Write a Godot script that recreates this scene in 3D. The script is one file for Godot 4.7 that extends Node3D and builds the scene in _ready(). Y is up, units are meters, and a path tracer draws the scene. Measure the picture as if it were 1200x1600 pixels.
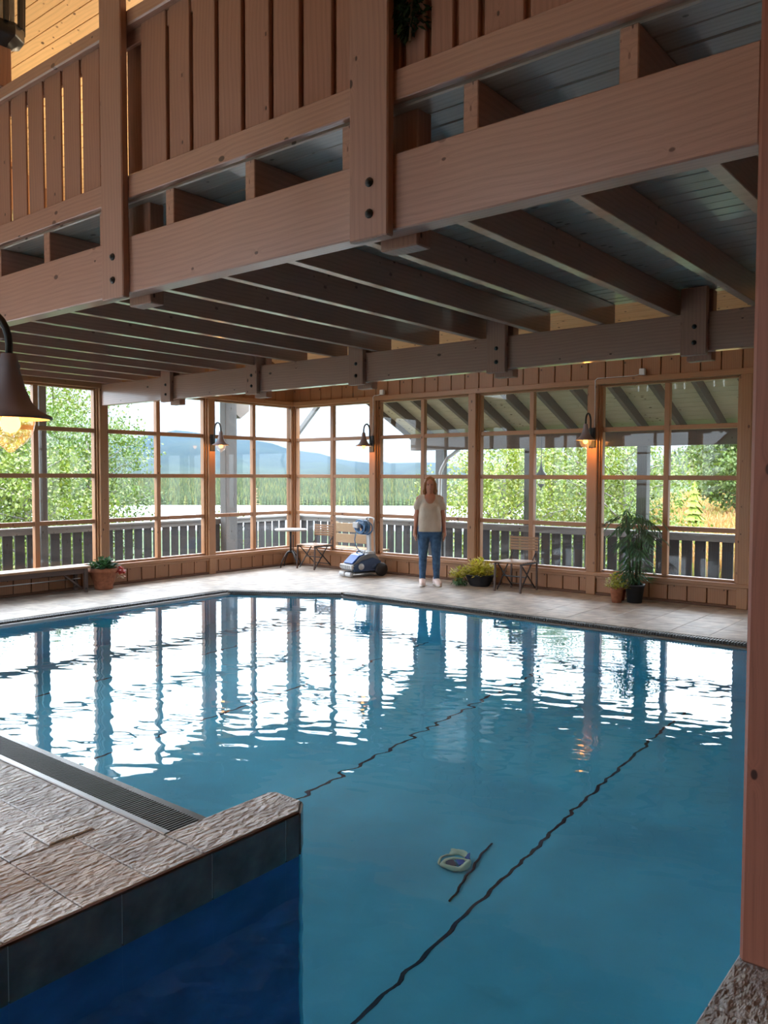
extends Node3D
# An indoor swimming pool under a timber mezzanine: window walls meet in a corner, forest, lake and mountains outside.
# x runs along the wall beside the porch, z along the wall that meets it at the corner, y is up; the far deck is y = 0.

const CAM := Vector3(11.1143, 1.7, 11.0155)
const CAM_R := Vector3(0.77807599, 0.00315164, -0.62816226)
const CAM_U := Vector3(-0.03089056, 0.99896955, -0.03325066)
const CAM_F := Vector3(-0.62741017, -0.04527582, -0.77737158)
const WATER := -0.05      # level of the pool water
const NEAR := 0.15        # level of the stone platform on the near side
const POOL_FLOOR := -2.05
const ROOF_Y := 3.5       # underside of the ceiling boards at the wall beside the porch
const SLOPE := 0.45
const RIDGE := 9.0

var M := {}
var box_cache := {}
var taken := {}
var rng := RandomNumberGenerator.new()
var noise := FastNoiseLite.new()

func _ready():
	rng.seed = 7
	noise.seed = 3
	noise.frequency = 1.0
	noise.noise_type = FastNoiseLite.TYPE_SIMPLEX_SMOOTH
	setup_camera()
	setup_sky()
	make_materials()
	build_shell()
	build_pool()
	build_mezzanine()
	build_porch()
	build_landscape()
	build_furniture()
	build_plants()
	build_lamps()
	build_person()

func setup_camera():
	var cam := Camera3D.new()
	cam.name = "camera"
	cam.transform = Transform3D(Basis(CAM_R, CAM_U, -CAM_F), CAM)
	cam.fov = 64.327
	cam.near = 0.05
	cam.far = 30000.0
	cam.current = true
	add_child(cam)

func setup_sky():
	# a bright overcast: overhead raised far above the horizon to light the interior
	var s := ProceduralSkyMaterial.new()
	s.sky_top_color = lin(4.7, 5.2, 5.75)
	s.sky_horizon_color = lin(0.55, 0.66, 0.74)
	s.sky_curve = 0.6
	s.ground_bottom_color = lin(0.25, 0.28, 0.24)
	s.ground_horizon_color = lin(0.5, 0.58, 0.6)
	s.sun_angle_max = 0.0
	s.sky_energy_multiplier = 1.0
	s.ground_energy_multiplier = 1.0
	var sky := Sky.new()
	sky.sky_material = s
	var e := Environment.new()
	e.background_mode = Environment.BG_SKY
	e.sky = sky
	e.tonemap_mode = Environment.TONE_MAPPER_LINEAR
	e.tonemap_exposure = 4.7
	e.sdfgi_enabled = true
	e.ssao_enabled = true
	e.ssil_enabled = true
	e.volumetric_fog_enabled = true
	e.volumetric_fog_density = 0.0
	var w := WorldEnvironment.new()
	w.name = "environment"
	w.environment = e
	add_child(w)

func lin(r, g, b) -> Color:
	return Color(r, g, b).linear_to_srgb()

# ---------------------------------------------------------------- nodes
func numbered(called: String) -> String:
	if not taken.has(called):
		taken[called] = 0
		return called
	taken[called] += 1
	return "%s_%03d" % [called, taken[called]]

func thing(called, label, category, at := Vector3.ZERO, turn := 0.0, group := "", kind := "") -> Node3D:
	var o := Node3D.new()
	o.name = numbered(called)
	add_child(o)
	o.position = at
	o.rotation.y = turn
	tag(o, label, category, group, kind)
	return o

func tag(o, label, category, group := "", kind := ""):
	o.set_meta("label", label)
	o.set_meta("category", category)
	if group != "":
		o.set_meta("group", group)
	if kind != "":
		o.set_meta("kind", kind)

func part(parent, called, mesh, mat, at := Vector3.ZERO, basis := Basis()) -> MeshInstance3D:
	var o := MeshInstance3D.new()
	o.name = numbered(called) if parent == self else called
	o.mesh = mesh
	o.material_override = mat
	o.transform = Transform3D(basis, at)
	parent.add_child(o, true)
	return o

func copy(o, at, turn, label := "") -> Node3D:
	var c = o.duplicate()
	c.name = numbered(String(o.name))
	add_child(c)
	c.position = at
	c.rotation.y = turn
	if label != "":
		c.set_meta("label", label)
	return c

func bx(parent, called, lo: Vector3, hi: Vector3, mat, bevel := 0.004) -> MeshInstance3D:
	return part(parent, called, box(hi - lo, bevel), mat, (lo + hi) * 0.5)

# a bar of rectangular section from a to b; wide is measured across, tall towards up
func bar(parent, called, a: Vector3, b: Vector3, wide, tall, mat, up := Vector3.UP, bevel := 0.003) -> MeshInstance3D:
	var d := (b - a)
	var z := d.normalized()
	if absf(z.dot(up)) > 0.99:
		up = Vector3(1, 0, 0)
	var x := up.cross(z).normalized()
	var y := z.cross(x)
	return part(parent, called, box(Vector3(wide, tall, d.length()), bevel), mat, (a + b) * 0.5, Basis(x, y, z))

# ---------------------------------------------------------------- shapes
func box(size: Vector3, bevel := 0.004) -> ArrayMesh:
	var s := Vector3(snappedf(absf(size.x), 0.0005), snappedf(absf(size.y), 0.0005), snappedf(absf(size.z), 0.0005))
	var key := "%s/%s" % [s, bevel]
	if box_cache.has(key):
		return box_cache[key]
	var h := s * 0.5
	var b: float = minf(bevel, 0.45 * minf(h.x, minf(h.y, h.z)))
	var st := SurfaceTool.new()
	st.begin(Mesh.PRIMITIVE_TRIANGLES)
	st.set_smooth_group(-1)
	for ax in 3:
		for sg in [-1.0, 1.0]:
			var u := (ax + 1) % 3
			var v := (ax + 2) % 3
			var q := []
			for c in [[-1, -1], [1, -1], [1, 1], [-1, 1]]:
				var p := Vector3.ZERO
				p[ax] = sg * h[ax]
				p[u] = c[0] * (h[u] - b)
				p[v] = c[1] * (h[v] - b)
				q.append(p)
			quad_out(st, q[0], q[1], q[2], q[3], Vector3.ZERO)
	if b > 0.0:
		for ax in 3:
			var u := (ax + 1) % 3
			var v := (ax + 2) % 3
			for c in [[-1, -1], [1, -1], [1, 1], [-1, 1]]:
				var p0 := Vector3.ZERO
				var p1 := Vector3.ZERO
				p0[ax] = -(h[ax] - b)
				p0[u] = c[0] * h[u]
				p0[v] = c[1] * (h[v] - b)
				p1[ax] = -(h[ax] - b)
				p1[u] = c[0] * (h[u] - b)
				p1[v] = c[1] * h[v]
				var p2 := p1
				var p3 := p0
				p2[ax] = h[ax] - b
				p3[ax] = h[ax] - b
				quad_out(st, p0, p1, p2, p3, Vector3.ZERO)
		for sx in [-1, 1]:
			for sy in [-1, 1]:
				for sz in [-1, 1]:
					var a := Vector3(sx * h.x, sy * (h.y - b), sz * (h.z - b))
					var d := Vector3(sx * (h.x - b), sy * h.y, sz * (h.z - b))
					var e := Vector3(sx * (h.x - b), sy * (h.y - b), sz * h.z)
					tri_out(st, a, d, e, Vector3.ZERO)
	st.generate_normals()
	var m := st.commit()
	box_cache[key] = m
	return m

func tri_out(st, a, b, c, centre):
	# clockwise seen from outside
	if (b - a).cross(c - a).dot((a + b + c) / 3.0 - centre) > 0.0:
		st.add_vertex(a); st.add_vertex(c); st.add_vertex(b)
	else:
		st.add_vertex(a); st.add_vertex(b); st.add_vertex(c)

func quad_out(st, a, b, c, d, centre):
	tri_out(st, a, b, c, centre)
	tri_out(st, a, c, d, centre)

# a quad whose front looks along n
func quad_n(st, a, b, c, d, n: Vector3):
	for t in [[a, b, c], [a, c, d]]:
		if (t[1] - t[0]).cross(t[2] - t[0]).dot(n) > 0.0:
			st.add_vertex(t[0]); st.add_vertex(t[2]); st.add_vertex(t[1])
		else:
			st.add_vertex(t[0]); st.add_vertex(t[1]); st.add_vertex(t[2])

func begin(smooth := false) -> SurfaceTool:
	var st := SurfaceTool.new()
	st.begin(Mesh.PRIMITIVE_TRIANGLES)
	st.set_smooth_group(0 if smooth else -1)
	return st

func finish(st: SurfaceTool) -> ArrayMesh:
	st.generate_normals()
	return st.commit()

# a level polygon (x, z) made into a block from y0 to y1
func prism(poly: PackedVector2Array, y0: float, y1: float) -> ArrayMesh:
	var st := begin()
	var tri := Geometry2D.triangulate_polygon(poly)
	for k in range(0, tri.size(), 3):
		var a := poly[tri[k]]
		var b := poly[tri[k + 1]]
		var c := poly[tri[k + 2]]
		for top in [true, false]:
			var y := y1 if top else y0
			var n := Vector3.UP if top else Vector3.DOWN
			var p := [Vector3(a.x, y, a.y), Vector3(b.x, y, b.y), Vector3(c.x, y, c.y)]
			if (p[1] - p[0]).cross(p[2] - p[0]).dot(n) > 0.0:
				p = [p[0], p[2], p[1]]
			for v in p:
				st.add_vertex(v)
	var area := 0.0
	for k in poly.size():
		area += poly[k].cross(poly[(k + 1) % poly.size()])
	for k in poly.size():
		var a := poly[k]
		var b := poly[(k + 1) % poly.size()]
		var d := b - a
		var n := Vector3(d.y, 0, -d.x) * signf(area)
		quad_n(st, Vector3(a.x, y0, a.y), Vector3(b.x, y0, b.y), Vector3(b.x, y1, b.y), Vector3(a.x, y1, a.y), n)
	return finish(st)

# outline (x, y) extruded along z by depth
func slab(poly: PackedVector2Array, depth: float) -> ArrayMesh:
	var m := prism(poly, -depth * 0.5, depth * 0.5)
	var arr := m.surface_get_arrays(0)
	var v: PackedVector3Array = arr[Mesh.ARRAY_VERTEX]
	var n: PackedVector3Array = arr[Mesh.ARRAY_NORMAL]
	for i in v.size():
		v[i] = Vector3(v[i].x, v[i].z, -v[i].y)
		n[i] = Vector3(n[i].x, n[i].z, -n[i].y)
	arr[Mesh.ARRAY_VERTEX] = v
	arr[Mesh.ARRAY_NORMAL] = n
	var o := ArrayMesh.new()
	o.add_surface_from_arrays(Mesh.PRIMITIVE_TRIANGLES, arr)
	return o

func lathe(profile: Array, segs := 24) -> ArrayMesh:
	var st := begin(true)
	lathe_on(st, profile, segs, Transform3D())
	return finish(st)

func lathe_on(st, profile: Array, segs: int, xf: Transform3D):
	for i in segs:
		var a0 := TAU * i / segs
		var a1 := TAU * (i + 1) / segs
		for k in profile.size() - 1:
			var p: Vector2 = profile[k]
			var q: Vector2 = profile[k + 1]
			var A := Vector3(p.x * cos(a0), p.y, p.x * sin(a0))
			var B := Vector3(p.x * cos(a1), p.y, p.x * sin(a1))
			var Cc := Vector3(q.x * cos(a1), q.y, q.x * sin(a1))
			var D := Vector3(q.x * cos(a0), q.y, q.x * sin(a0))
			# the profile runs upwards on the outside
			if q.x > 0.0001:
				st.add_vertex(xf * A); st.add_vertex(xf * Cc); st.add_vertex(xf * D)
			if p.x > 0.0001:
				st.add_vertex(xf * A); st.add_vertex(xf * B); st.add_vertex(xf * Cc)

func tube_on(st, pts: Array, radii, segs := 8, capped := true):
	var n := pts.size()
	var rings := []
	var side := Vector3.ZERO
	for i in n:
		var d: Vector3 = (pts[mini(i + 1, n - 1)] - pts[maxi(i - 1, 0)]).normalized()
		if side == Vector3.ZERO:
			side = d.cross(Vector3(0.3, 1, 0.1) if absf(d.y) < 0.9 else Vector3(1, 0, 0.1)).normalized()
		side = (side - d * side.dot(d)).normalized()
		var up := d.cross(side)
		var r: float = radii[i] if radii is Array else radii
		var ring := []
		for k in segs:
			var a := TAU * k / segs
			ring.append(pts[i] + (side * cos(a) + up * sin(a)) * r)
		rings.append(ring)
	for i in n - 1:
		var mid: Vector3 = (pts[i] + pts[i + 1]) * 0.5
		for k in segs:
			var k2 := (k + 1) % segs
			quad_out(st, rings[i][k], rings[i][k2], rings[i + 1][k2], rings[i + 1][k], mid)
	if capped:
		for e in [0, n - 1]:
			var inward: Vector3 = pts[1] if e == 0 else pts[n - 2]
			for k in segs:
				tri_out(st, pts[e], rings[e][k], rings[e][(k + 1) % segs], inward)

func tube(pts: Array, radii, segs := 8) -> ArrayMesh:
	var st := begin(true)
	tube_on(st, pts, radii, segs)
	return finish(st)

func add_box(st, lo: Vector3, hi: Vector3):
	var c := (lo + hi) * 0.5
	var h := (hi - lo) * 0.5
	for ax in 3:
		for sg in [-1.0, 1.0]:
			var u := (ax + 1) % 3
			var v := (ax + 2) % 3
			var q := []
			for k in [[-1, -1], [1, -1], [1, 1], [-1, 1]]:
				var p := c
				p[ax] += sg * h[ax]
				p[u] += k[0] * h[u]
				p[v] += k[1] * h[v]
				q.append(p)
			quad_out(st, q[0], q[1], q[2], q[3], c)

# ---------------------------------------------------------------- materials
func mat(color: Color, rough := 0.7, spec := 0.5, tex = null, scale := Vector3.ONE) -> StandardMaterial3D:
	var m := StandardMaterial3D.new()
	m.albedo_color = color
	m.roughness = rough
	m.metallic_specular = spec
	if tex != null:
		m.albedo_texture = tex
		m.uv1_triplanar = true
		m.uv1_world_triplanar = true
		m.uv1_scale = scale
		m.uv1_triplanar_sharpness = 4.0
	return m

func relief(m: StandardMaterial3D, tex, cm: float) -> StandardMaterial3D:
	m.heightmap_enabled = true
	m.heightmap_texture = tex
	m.heightmap_scale = cm
	return m

# wood seen along its grain; u runs with the grain
func wood_image(seed_: int, knots: int, ring: float, deep: float, upright: bool) -> ImageTexture:
	var w := 1024
	var h := 256
	var r := RandomNumberGenerator.new()
	r.seed = seed_
	var rows := PackedFloat32Array()
	rows.resize(h)
	for i in h:
		rows[i] = r.randf()
	var spots := []
	for k in knots:
		spots.append([r.randf() * w, r.randf() * h, r.randf_range(2.5, 6.0), r.randf_range(0.25, 0.6)])
	var ph := []
	for k in 8:
		ph.append(r.randf() * TAU)
	var im := Image.create(h if upright else w, w if upright else h, false, Image.FORMAT_RGB8)
	for x in w:
		var u := TAU * x / float(w)
		var sway := 5.0 * sin(u + ph[0]) + 2.0 * sin(2 * u + ph[1]) + 0.8 * sin(5 * u + ph[2])
		for y in h:
			var yy := y + sway
			var dark := 0.0
			for s in spots:
				var dx: float = absf(x - s[0])
				dx = minf(dx, w - dx)
				if dx > 70.0:
					continue
				var dy: float = y - s[1]
				dy = dy - h * roundf(dy / h)
				var q: float = (dx * dx * 0.35 + dy * dy) / (s[2] * s[2])
				yy += signf(dy) * 9.0 * exp(-q * 0.22)
				dark = maxf(dark, s[3] * (1.0 - smoothstep(0.5, 1.15, q)))
			var v := TAU * yy / float(h)
			var g := 0.5 + 0.5 * sin(ring * v + 1.6 * sin(2 * v + ph[3]) + 0.7 * sin(u * 3 + ph[4]))
			var row := rows[posmod(int(yy), h)]
			var val := 1.0 - deep * (0.4 * g * g + 0.6 * row * (0.6 + 0.4 * sin(7 * u + row * 40.0)))
			val *= 1.0 - dark
			var c := Color(val, val * (0.985 - 0.22 * dark), val * (0.97 - 0.36 * dark))
			if upright:
				im.set_pixel(y, x, c)
			else:
				im.set_pixel(x, y, c)
	im.generate_mipmaps()
	return ImageTexture.create_from_image(im)

func noise_tex(freq, lo: Color, hi: Color, seed_ := 1, size := 512, kind := FastNoiseLite.TYPE_SIMPLEX_SMOOTH, octaves := 5) -> NoiseTexture2D:
	var f := FastNoiseLite.new()
	f.seed = seed_
	f.noise_type = kind
	f.frequency = freq
	f.fractal_octaves = octaves
	var g := Gradient.new()
	g.set_color(0, lo)
	g.set_color(1, hi)
	var t := NoiseTexture2D.new()
	t.width = size
	t.height = size
	t.seamless = true
	t.noise = f
	t.color_ramp = g
	return t

func make_materials():
	var wu := wood_image(11, 13, 23.0, 0.13, false)
	var wv := wood_image(12, 13, 23.0, 0.14, true)
	var pu := wood_image(13, 26, 17.0, 0.13, false)
	var wz := wood_image(14, 11, 21.0, 0.3, true)
	var along_x := Vector3(0.4, 1.55, 1.55)
	var along_z := Vector3(1.55, 1.55, 0.4)
	var along_y := Vector3(1.55, 0.4, 1.55)
	var fleck := noise_tex(0.02, Color(0.86, 0.86, 0.86), Color.WHITE, 5)
	M.beam = mat(lin(0.40, 0.22, 0.165), 0.42, 0.5, wu, along_x)
	M.joist = mat(lin(0.40, 0.22, 0.165), 0.3, 0.5, wu, along_z)
	M.post = mat(lin(0.38, 0.205, 0.15), 0.5, 0.5, wv, along_y)
	M.rail_board = mat(lin(0.36, 0.18, 0.125), 0.5, 0.5, wv, along_y)
	M.red_post = mat(lin(0.31, 0.12, 0.08), 0.42, 0.5, wv, along_y)
	M.deck_under = mat(lin(0.36, 0.31, 0.27), 0.42, 0.5, wu, along_x)
	for v in [M.joist, M.deck_under, M.beam]:      # a varnished surface
		v.clearcoat_enabled = true
		v.clearcoat = 0.8
		v.clearcoat_roughness = 0.14
	M.frame_x = mat(lin(0.40, 0.205, 0.10), 0.4, 0.5, wu, along_x)
	M.frame_y = mat(lin(0.40, 0.205, 0.10), 0.4, 0.5, wv, along_y)
	M.panel = mat(lin(0.37, 0.18, 0.085), 0.45, 0.5, wv, along_y)
	M.wall_back = mat(lin(0.16, 0.08, 0.05), 0.7, 0.4, fleck)
	M.pine = mat(lin(0.72, 0.45, 0.22), 0.45, 0.5, pu, along_x)
	M.roof = mat(lin(0.16, 0.14, 0.12), 0.8, 0.4)
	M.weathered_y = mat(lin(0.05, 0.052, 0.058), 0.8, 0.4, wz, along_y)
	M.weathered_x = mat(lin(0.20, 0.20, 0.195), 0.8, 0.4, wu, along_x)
	M.porch_boards = mat(lin(0.55, 0.53, 0.38), 0.7, 0.4, wu, along_x)
	M.rafter = mat(lin(0.15, 0.13, 0.115), 0.7, 0.4, wu, along_z)
	M.grey_post = mat(lin(0.10, 0.10, 0.10), 0.8, 0.4, wz, along_y)
	M.bench_wood = mat(lin(0.24, 0.165, 0.095), 0.7, 0.4, wu, along_x)
	M.slat = mat(lin(0.36, 0.21, 0.115), 0.5, 0.5, wu, along_x)
	M.dark_wood = mat(lin(0.085, 0.05, 0.04), 0.5, 0.5, wu, along_z)
	var glass := StandardMaterial3D.new()
	glass.albedo_color = Color(1, 1, 1, 0.03)
	glass.transparency = BaseMaterial3D.TRANSPARENCY_ALPHA
	glass.roughness = 0.0
	glass.metallic_specular = 0.5
	M.glass = glass
	var water := StandardMaterial3D.new()
	water.albedo_color = Color(1, 1, 1, 0.0)
	water.refraction_enabled = true
	water.refraction_scale = 0.033
	water.roughness = 0.0
	water.metallic_specular = 0.5
	M.water = water
	# stone and tiles
	var split := noise_tex(0.022, Color(0.0, 0.0, 0.0), Color.WHITE, 21, 512, FastNoiseLite.TYPE_SIMPLEX_SMOOTH, 6)
	var tone := noise_tex(0.006, Color(0.76, 0.74, 0.73), Color(1.0, 0.985, 0.96), 22, 512)
	M.tile = []
	for c in [Vector3(0.53, 0.485, 0.435), Vector3(0.49, 0.45, 0.41), Vector3(0.55, 0.50, 0.445), Vector3(0.51, 0.475, 0.435)]:
		M.tile.append(mat(lin(c.x, c.y, c.z), 0.52, 0.45, tone, Vector3(1.3, 1.3, 1.3)))
	M.slab = []
	for c in [Vector3(0.80, 0.85, 0.91), Vector3(0.72, 0.77, 0.83), Vector3(0.77, 0.765, 0.77), Vector3(0.83, 0.88, 0.93)]:
		var sm := mat(lin(c.x, c.y, c.z), 0.55, 0.5, tone, Vector3(2.4, 2.4, 1.1))
		relief(sm, split, 2.0)
		M.slab.append(sm)
	M.wet_slab = relief(mat(lin(0.40, 0.41, 0.43), 0.28, 0.6, tone, Vector3(2.4, 2.4, 1.1)), split, 1.6)
	M.grout = mat(lin(0.18, 0.17, 0.16), 0.9, 0.3)
	M.band = mat(lin(0.19, 0.18, 0.185), 0.22, 0.5, tone, Vector3(2, 2, 2))
	M.band_joint = mat(lin(0.34, 0.35, 0.36), 0.6, 0.4)
	M.rust = mat(lin(0.12, 0.06, 0.04), 0.7, 0.4, tone, Vector3(4, 4, 4))
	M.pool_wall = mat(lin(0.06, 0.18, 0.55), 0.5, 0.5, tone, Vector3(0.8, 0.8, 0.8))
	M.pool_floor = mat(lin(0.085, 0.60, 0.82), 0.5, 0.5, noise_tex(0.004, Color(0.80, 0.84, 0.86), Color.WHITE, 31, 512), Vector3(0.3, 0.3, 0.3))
	M.seam = mat(lin(0.01, 0.03, 0.06), 0.6, 0.4)
	M.channel = mat(lin(0.02, 0.02, 0.02), 0.8, 0.3)
	M.grate = mat(lin(0.05, 0.05, 0.05), 0.45, 0.5)
	M.lip = mat(lin(0.07, 0.075, 0.07), 0.25, 0.6)
	M.steel = mat(lin(0.45, 0.45, 0.45), 0.3, 0.5)
	M.steel.metallic = 0.9
	M.iron = mat(lin(0.02, 0.02, 0.022), 0.45, 0.5)
	M.black = mat(lin(0.018, 0.02, 0.024), 0.5, 0.5)
	M.white_plastic = mat(lin(0.72, 0.72, 0.70), 0.5, 0.5)
	M.terracotta = mat(lin(0.42, 0.16, 0.085), 0.75, 0.4, tone, Vector3(5, 5, 5))
	M.terracotta_red = mat(lin(0.50, 0.10, 0.04), 0.7, 0.4, tone, Vector3(5, 5, 5))
	M.soil = mat(lin(0.04, 0.028, 0.02), 0.95, 0.2)
	M.leaf = leaf_mat(Color(1, 1, 1), 0.5)
	M.bark = mat(lin(0.38, 0.35, 0.31), 0.9, 0.3, noise_tex(0.05, Color(0.3, 0.3, 0.3), Color.WHITE, 41, 256), Vector3(2, 1, 2))
	M.dry_bark = mat(lin(0.22, 0.14, 0.09), 0.9, 0.3)
	M.blue = mat(lin(0.02, 0.10, 0.42), 0.3, 0.5)
	M.navy = mat(lin(0.03, 0.06, 0.13), 0.45, 0.5)
	M.cable = mat(lin(0.06, 0.17, 0.34), 0.5, 0.5)
	M.grey = mat(lin(0.16, 0.165, 0.17), 0.5, 0.5)
	M.light_grey = mat(lin(0.48, 0.49, 0.50), 0.45, 0.5)

func leaf_mat(c: Color, rough := 0.5) -> StandardMaterial3D:
	var m := mat(c, rough, 0.4)
	m.vertex_color_use_as_albedo = true
	m.backlight_enabled = true
	m.backlight = Color(0.75, 0.8, 0.55)
	m.cull_mode = BaseMaterial3D.CULL_DISABLED
	return m

# ---------------------------------------------------------------- the room
func roof_y(z: float) -> float:
	return ROOF_Y + SLOPE * (z if z < RIDGE else 2.0 * RIDGE - z)

# a window in its own axes: x along the wall, z into the room
func window(n: int, wide: float, at: Vector3, turn: float, label: String):
	var w := thing("window_%d" % n, label, "window", at, turn, "", "structure")
	var st := 0.05
	var mid := wide * 0.5
	bx(w, "stile", Vector3(0, 0.33, -0.045), Vector3(st, 2.98, 0.045), M.frame_y)
	bx(w, "stile", Vector3(wide - st, 0.33, -0.045), Vector3(wide, 2.98, 0.045), M.frame_y)
	bx(w, "head_rail", Vector3(st, 2.955, -0.045), Vector3(wide - st, 2.985, 0.045), M.frame_x)
	bx(w, "bottom_rail", Vector3(st, 0.325, -0.045), Vector3(wide - st, 0.357, 0.045), M.frame_x)
	bx(w, "mullion", Vector3(mid - 0.036, 0.357, -0.04), Vector3(mid + 0.036, 2.955, 0.04), M.frame_y)
	var rows := [0.357, 0.992, 1.677, 2.353, 2.955]
	for side in 2:
		var x0 := st if side == 0 else mid + 0.036
		var x1 := mid - 0.036 if side == 0 else wide - st
		for k in range(1, 4):
			bx(w, "glazing_bar", Vector3(x0, rows[k] - 0.031, -0.036), Vector3(x1, rows[k] + 0.031, 0.036), M.frame_x)
		for k in 4:
			var y0: float = rows[k] + (0.031 if k > 0 else 0.0)
			var y1: float = rows[k + 1] - (0.031 if k < 3 else 0.0)
			var p := begin()
			quad_n(p, Vector3(x0, y0, 0), Vector3(x1, y0, 0), Vector3(x1, y1, 0), Vector3(x0, y1, 0), Vector3(0, 0, 1))
			part(w, "pane", finish(p), M.glass)

# one bay's stretch of wall: a post, the boards under and over the window
func wall_posts_and_boards(wall, length: float, posts: Array):
	for c in posts:
		bx(wall, "post", Vector3(c - 0.07, 0.0, -0.11), Vector3(c + 0.07, 3.0, 0.12), M.frame_y, 0.008)
		bx(wall, "post_trim", Vector3(c + 0.07, 0.3, 0.05), Vector3(c + 0.095, 2.98, 0.075), M.frame_y, 0.003)
		bx(wall, "post_trim", Vector3(c - 0.095, 0.3, 0.05), Vector3(c - 0.07, 2.98, 0.075), M.frame_y, 0.003)
	bx(wall, "sill", Vector3(0, 0.272, -0.08), Vector3(length, 0.325, 0.135), M.frame_x, 0.006)
	bx(wall, "sill_trim", Vector3(0, 0.235, 0.06), Vector3(length, 0.272, 0.105), M.frame_x, 0.004)
	bx(wall, "head_board", Vector3(0, 2.985, -0.1), Vector3(length, 3.065, 0.125), M.frame_x, 0.006)
	bx(wall, "backing", Vector3(0, -0.1, -0.1), Vector3(length, 0.272, 0.055), M.wall_back)
	bx(wall, "skirting", Vector3(0, 0.0, 0.055), Vector3(length, 0.035, 0.105), M.wall_back, 0.006)
	var pitch := 0.258
	var k := 0
	while k * pitch < length - 0.05:
		var a := k * pitch + 0.006
		var b := minf((k + 1) * pitch - 0.006, length)
		bx(wall, "board", Vector3(a, 0.035, 0.055), Vector3(b, 0.238, 0.085), M.panel, 0.006)
		k += 1

func build_shell():
	# the wall beside the porch, z = 0
	var n := 1
	var wr := thing("wall_porch", "timber framed window wall beside the porch, vertical boards under and over the glass", "wall", Vector3.ZERO, 0.0, "", "structure")
	var posts := [0.0, 2.05, 4.095, 6.125, 8.185, 10.23]
	var order := ["next to the corner post", "second from the corner", "third from the corner, behind the wooden chair", "fourth from the corner, behind the tall palm", "fifth from the corner"]
	wall_posts_and_boards(wr, 12.3, posts)
	for k in 5:
		window(n, posts[k + 1] - posts[k] - 0.14, Vector3(posts[k] + 0.07, 0, 0), 0.0, "eight pane wooden window in the wall beside the porch, %s" % order[k])
		n += 1
	bx(wr, "backing", Vector3(10.3, 0.272, -0.1), Vector3(13.0, 3.0, 0.055), M.wall_back)
	bx(wr, "upper_backing", Vector3(-0.1, 3.0, -0.1), Vector3(13.0, 3.62, 0.05), M.wall_back)
	var k := 0
	while k * 0.262 < 12.9:
		bx(wr, "board", Vector3(k * 0.262 + 0.006, 3.065, 0.05), Vector3((k + 1) * 0.262 - 0.006, 3.54, 0.078), M.panel, 0.006)
		k += 1
	# the gable wall, x = 0; its own x runs towards the corner
	var gl := thing("wall_gable", "timber framed window wall of the gable end, vertical boards under the glass", "wall", Vector3(0, 0, 8.35), PI / 2, "", "structure")
	var gp := [6.3, 4.25, 2.2, 0.15]
	wall_posts_and_boards(gl, 8.35, gp)
	var gorder := ["next to the corner post", "behind the terracotta flower pot", "behind the long bench", "fourth from the corner"]
	for j in 4:
		var hi: float = 8.35 if j == 0 else gp[j - 1]
		window(n, hi - gp[j] - 0.14, Vector3(0, 0, 8.35 - gp[j] - 0.07), PI / 2, "eight pane wooden window in the gable wall, %s" % gorder[j])
		n += 1
	var gn := thing("wall_gable_near", "timber framed window wall of the gable end beside the stone platform", "wall", Vector3(0, 0, 14.5), PI / 2, "", "structure")
	var np := [0.07, 2.1, 4.13]
	wall_posts_and_boards(gn, 6.15, np)
	for j in 3:
		var hi: float = 6.0 if j == 2 else np[j + 1] - 0.07
		window(n, hi - np[j] - 0.07, Vector3(0, 0, 14.5 - np[j] - 0.07), PI / 2, "eight pane wooden window beside the stone platform, %s" % ["at the back wall", "in the middle of three", "next to the pool's near end"][j])
		n += 1
	# boards of the gable over and beside the windows, up to the slope of the roof; an opening lights the loft
	k = 0
	while k * 0.26 < 14.5:
		var z0 := k * 0.26 + 0.004
		var z1 := (k + 1) * 0.26 - 0.004
		var zm := (z0 + z1) * 0.5
		var foot := 3.06
		var open := zm > 4.7 and zm < 8.0
		var top := roof_y(zm) + 0.08
		# own axes: x = 8.35 - z
		if open:
			bx(gl, "board", Vector3(8.35 - z1, foot, -0.1), Vector3(8.35 - z0, 3.7, 0.07), M.panel, 0.004)
			bx(gl, "board", Vector3(8.35 - z1, 5.3, -0.1), Vector3(8.35 - z0, top, 0.07), M.panel, 0.004)
		else:
			bx(gl, "board", Vector3(8.35 - z1, foot, -0.1), Vector3(8.35 - z0, top, 0.07), M.panel, 0.004)
		k += 1
	# the two walls behind the viewer
	var wb := thing("wall_back", "boarded wall with three tall windows across the room from the porch", "wall", Vector3(13, 0, 14.5), PI, "", "structure")
	bx(wb, "backing", Vector3(0, 0, -0.1), Vector3(5.25, 5.2, 0.05), M.panel, 0.004)
	bx(wb, "backing", Vector3(5.25, 0, -0.1), Vector3(13, 0.4, 0.05), M.panel, 0.004)
	bx(wb, "backing", Vector3(5.25, 4.6, -0.1), Vector3(13, 5.2, 0.05), M.panel, 0.004)
	for j in 4:
		bx(wb, "pier", Vector3(5.0 + j * 2.5, 0.4, -0.1), Vector3(minf(5.4 + j * 2.5, 13.0), 4.6, 0.06), M.panel, 0.004)
	for j in 3:
		var x0 := 5.4 + j * 2.5
		var p := begin()
		quad_n(p, Vector3(x0, 0.4, 0), Vector3(x0 + 2.1, 0.4, 0), Vector3(x0 + 2.1, 4.6, 0), Vector3(x0, 4.6, 0), Vector3(0, 0, 1))
		part(wb, "pane", finish(p), M.glass)
		bx(wb, "mullion", Vector3(x0 + 1.01, 0.4, -0.03), Vector3(x0 + 1.09, 4.6, 0.03), M.frame_y)
		for y in [1.4, 2.4, 3.4]:
			bx(wb, "glazing_bar", Vector3(x0, y, -0.03), Vector3(x0 + 2.1, y + 0.06, 0.03), M.frame_x)
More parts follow.
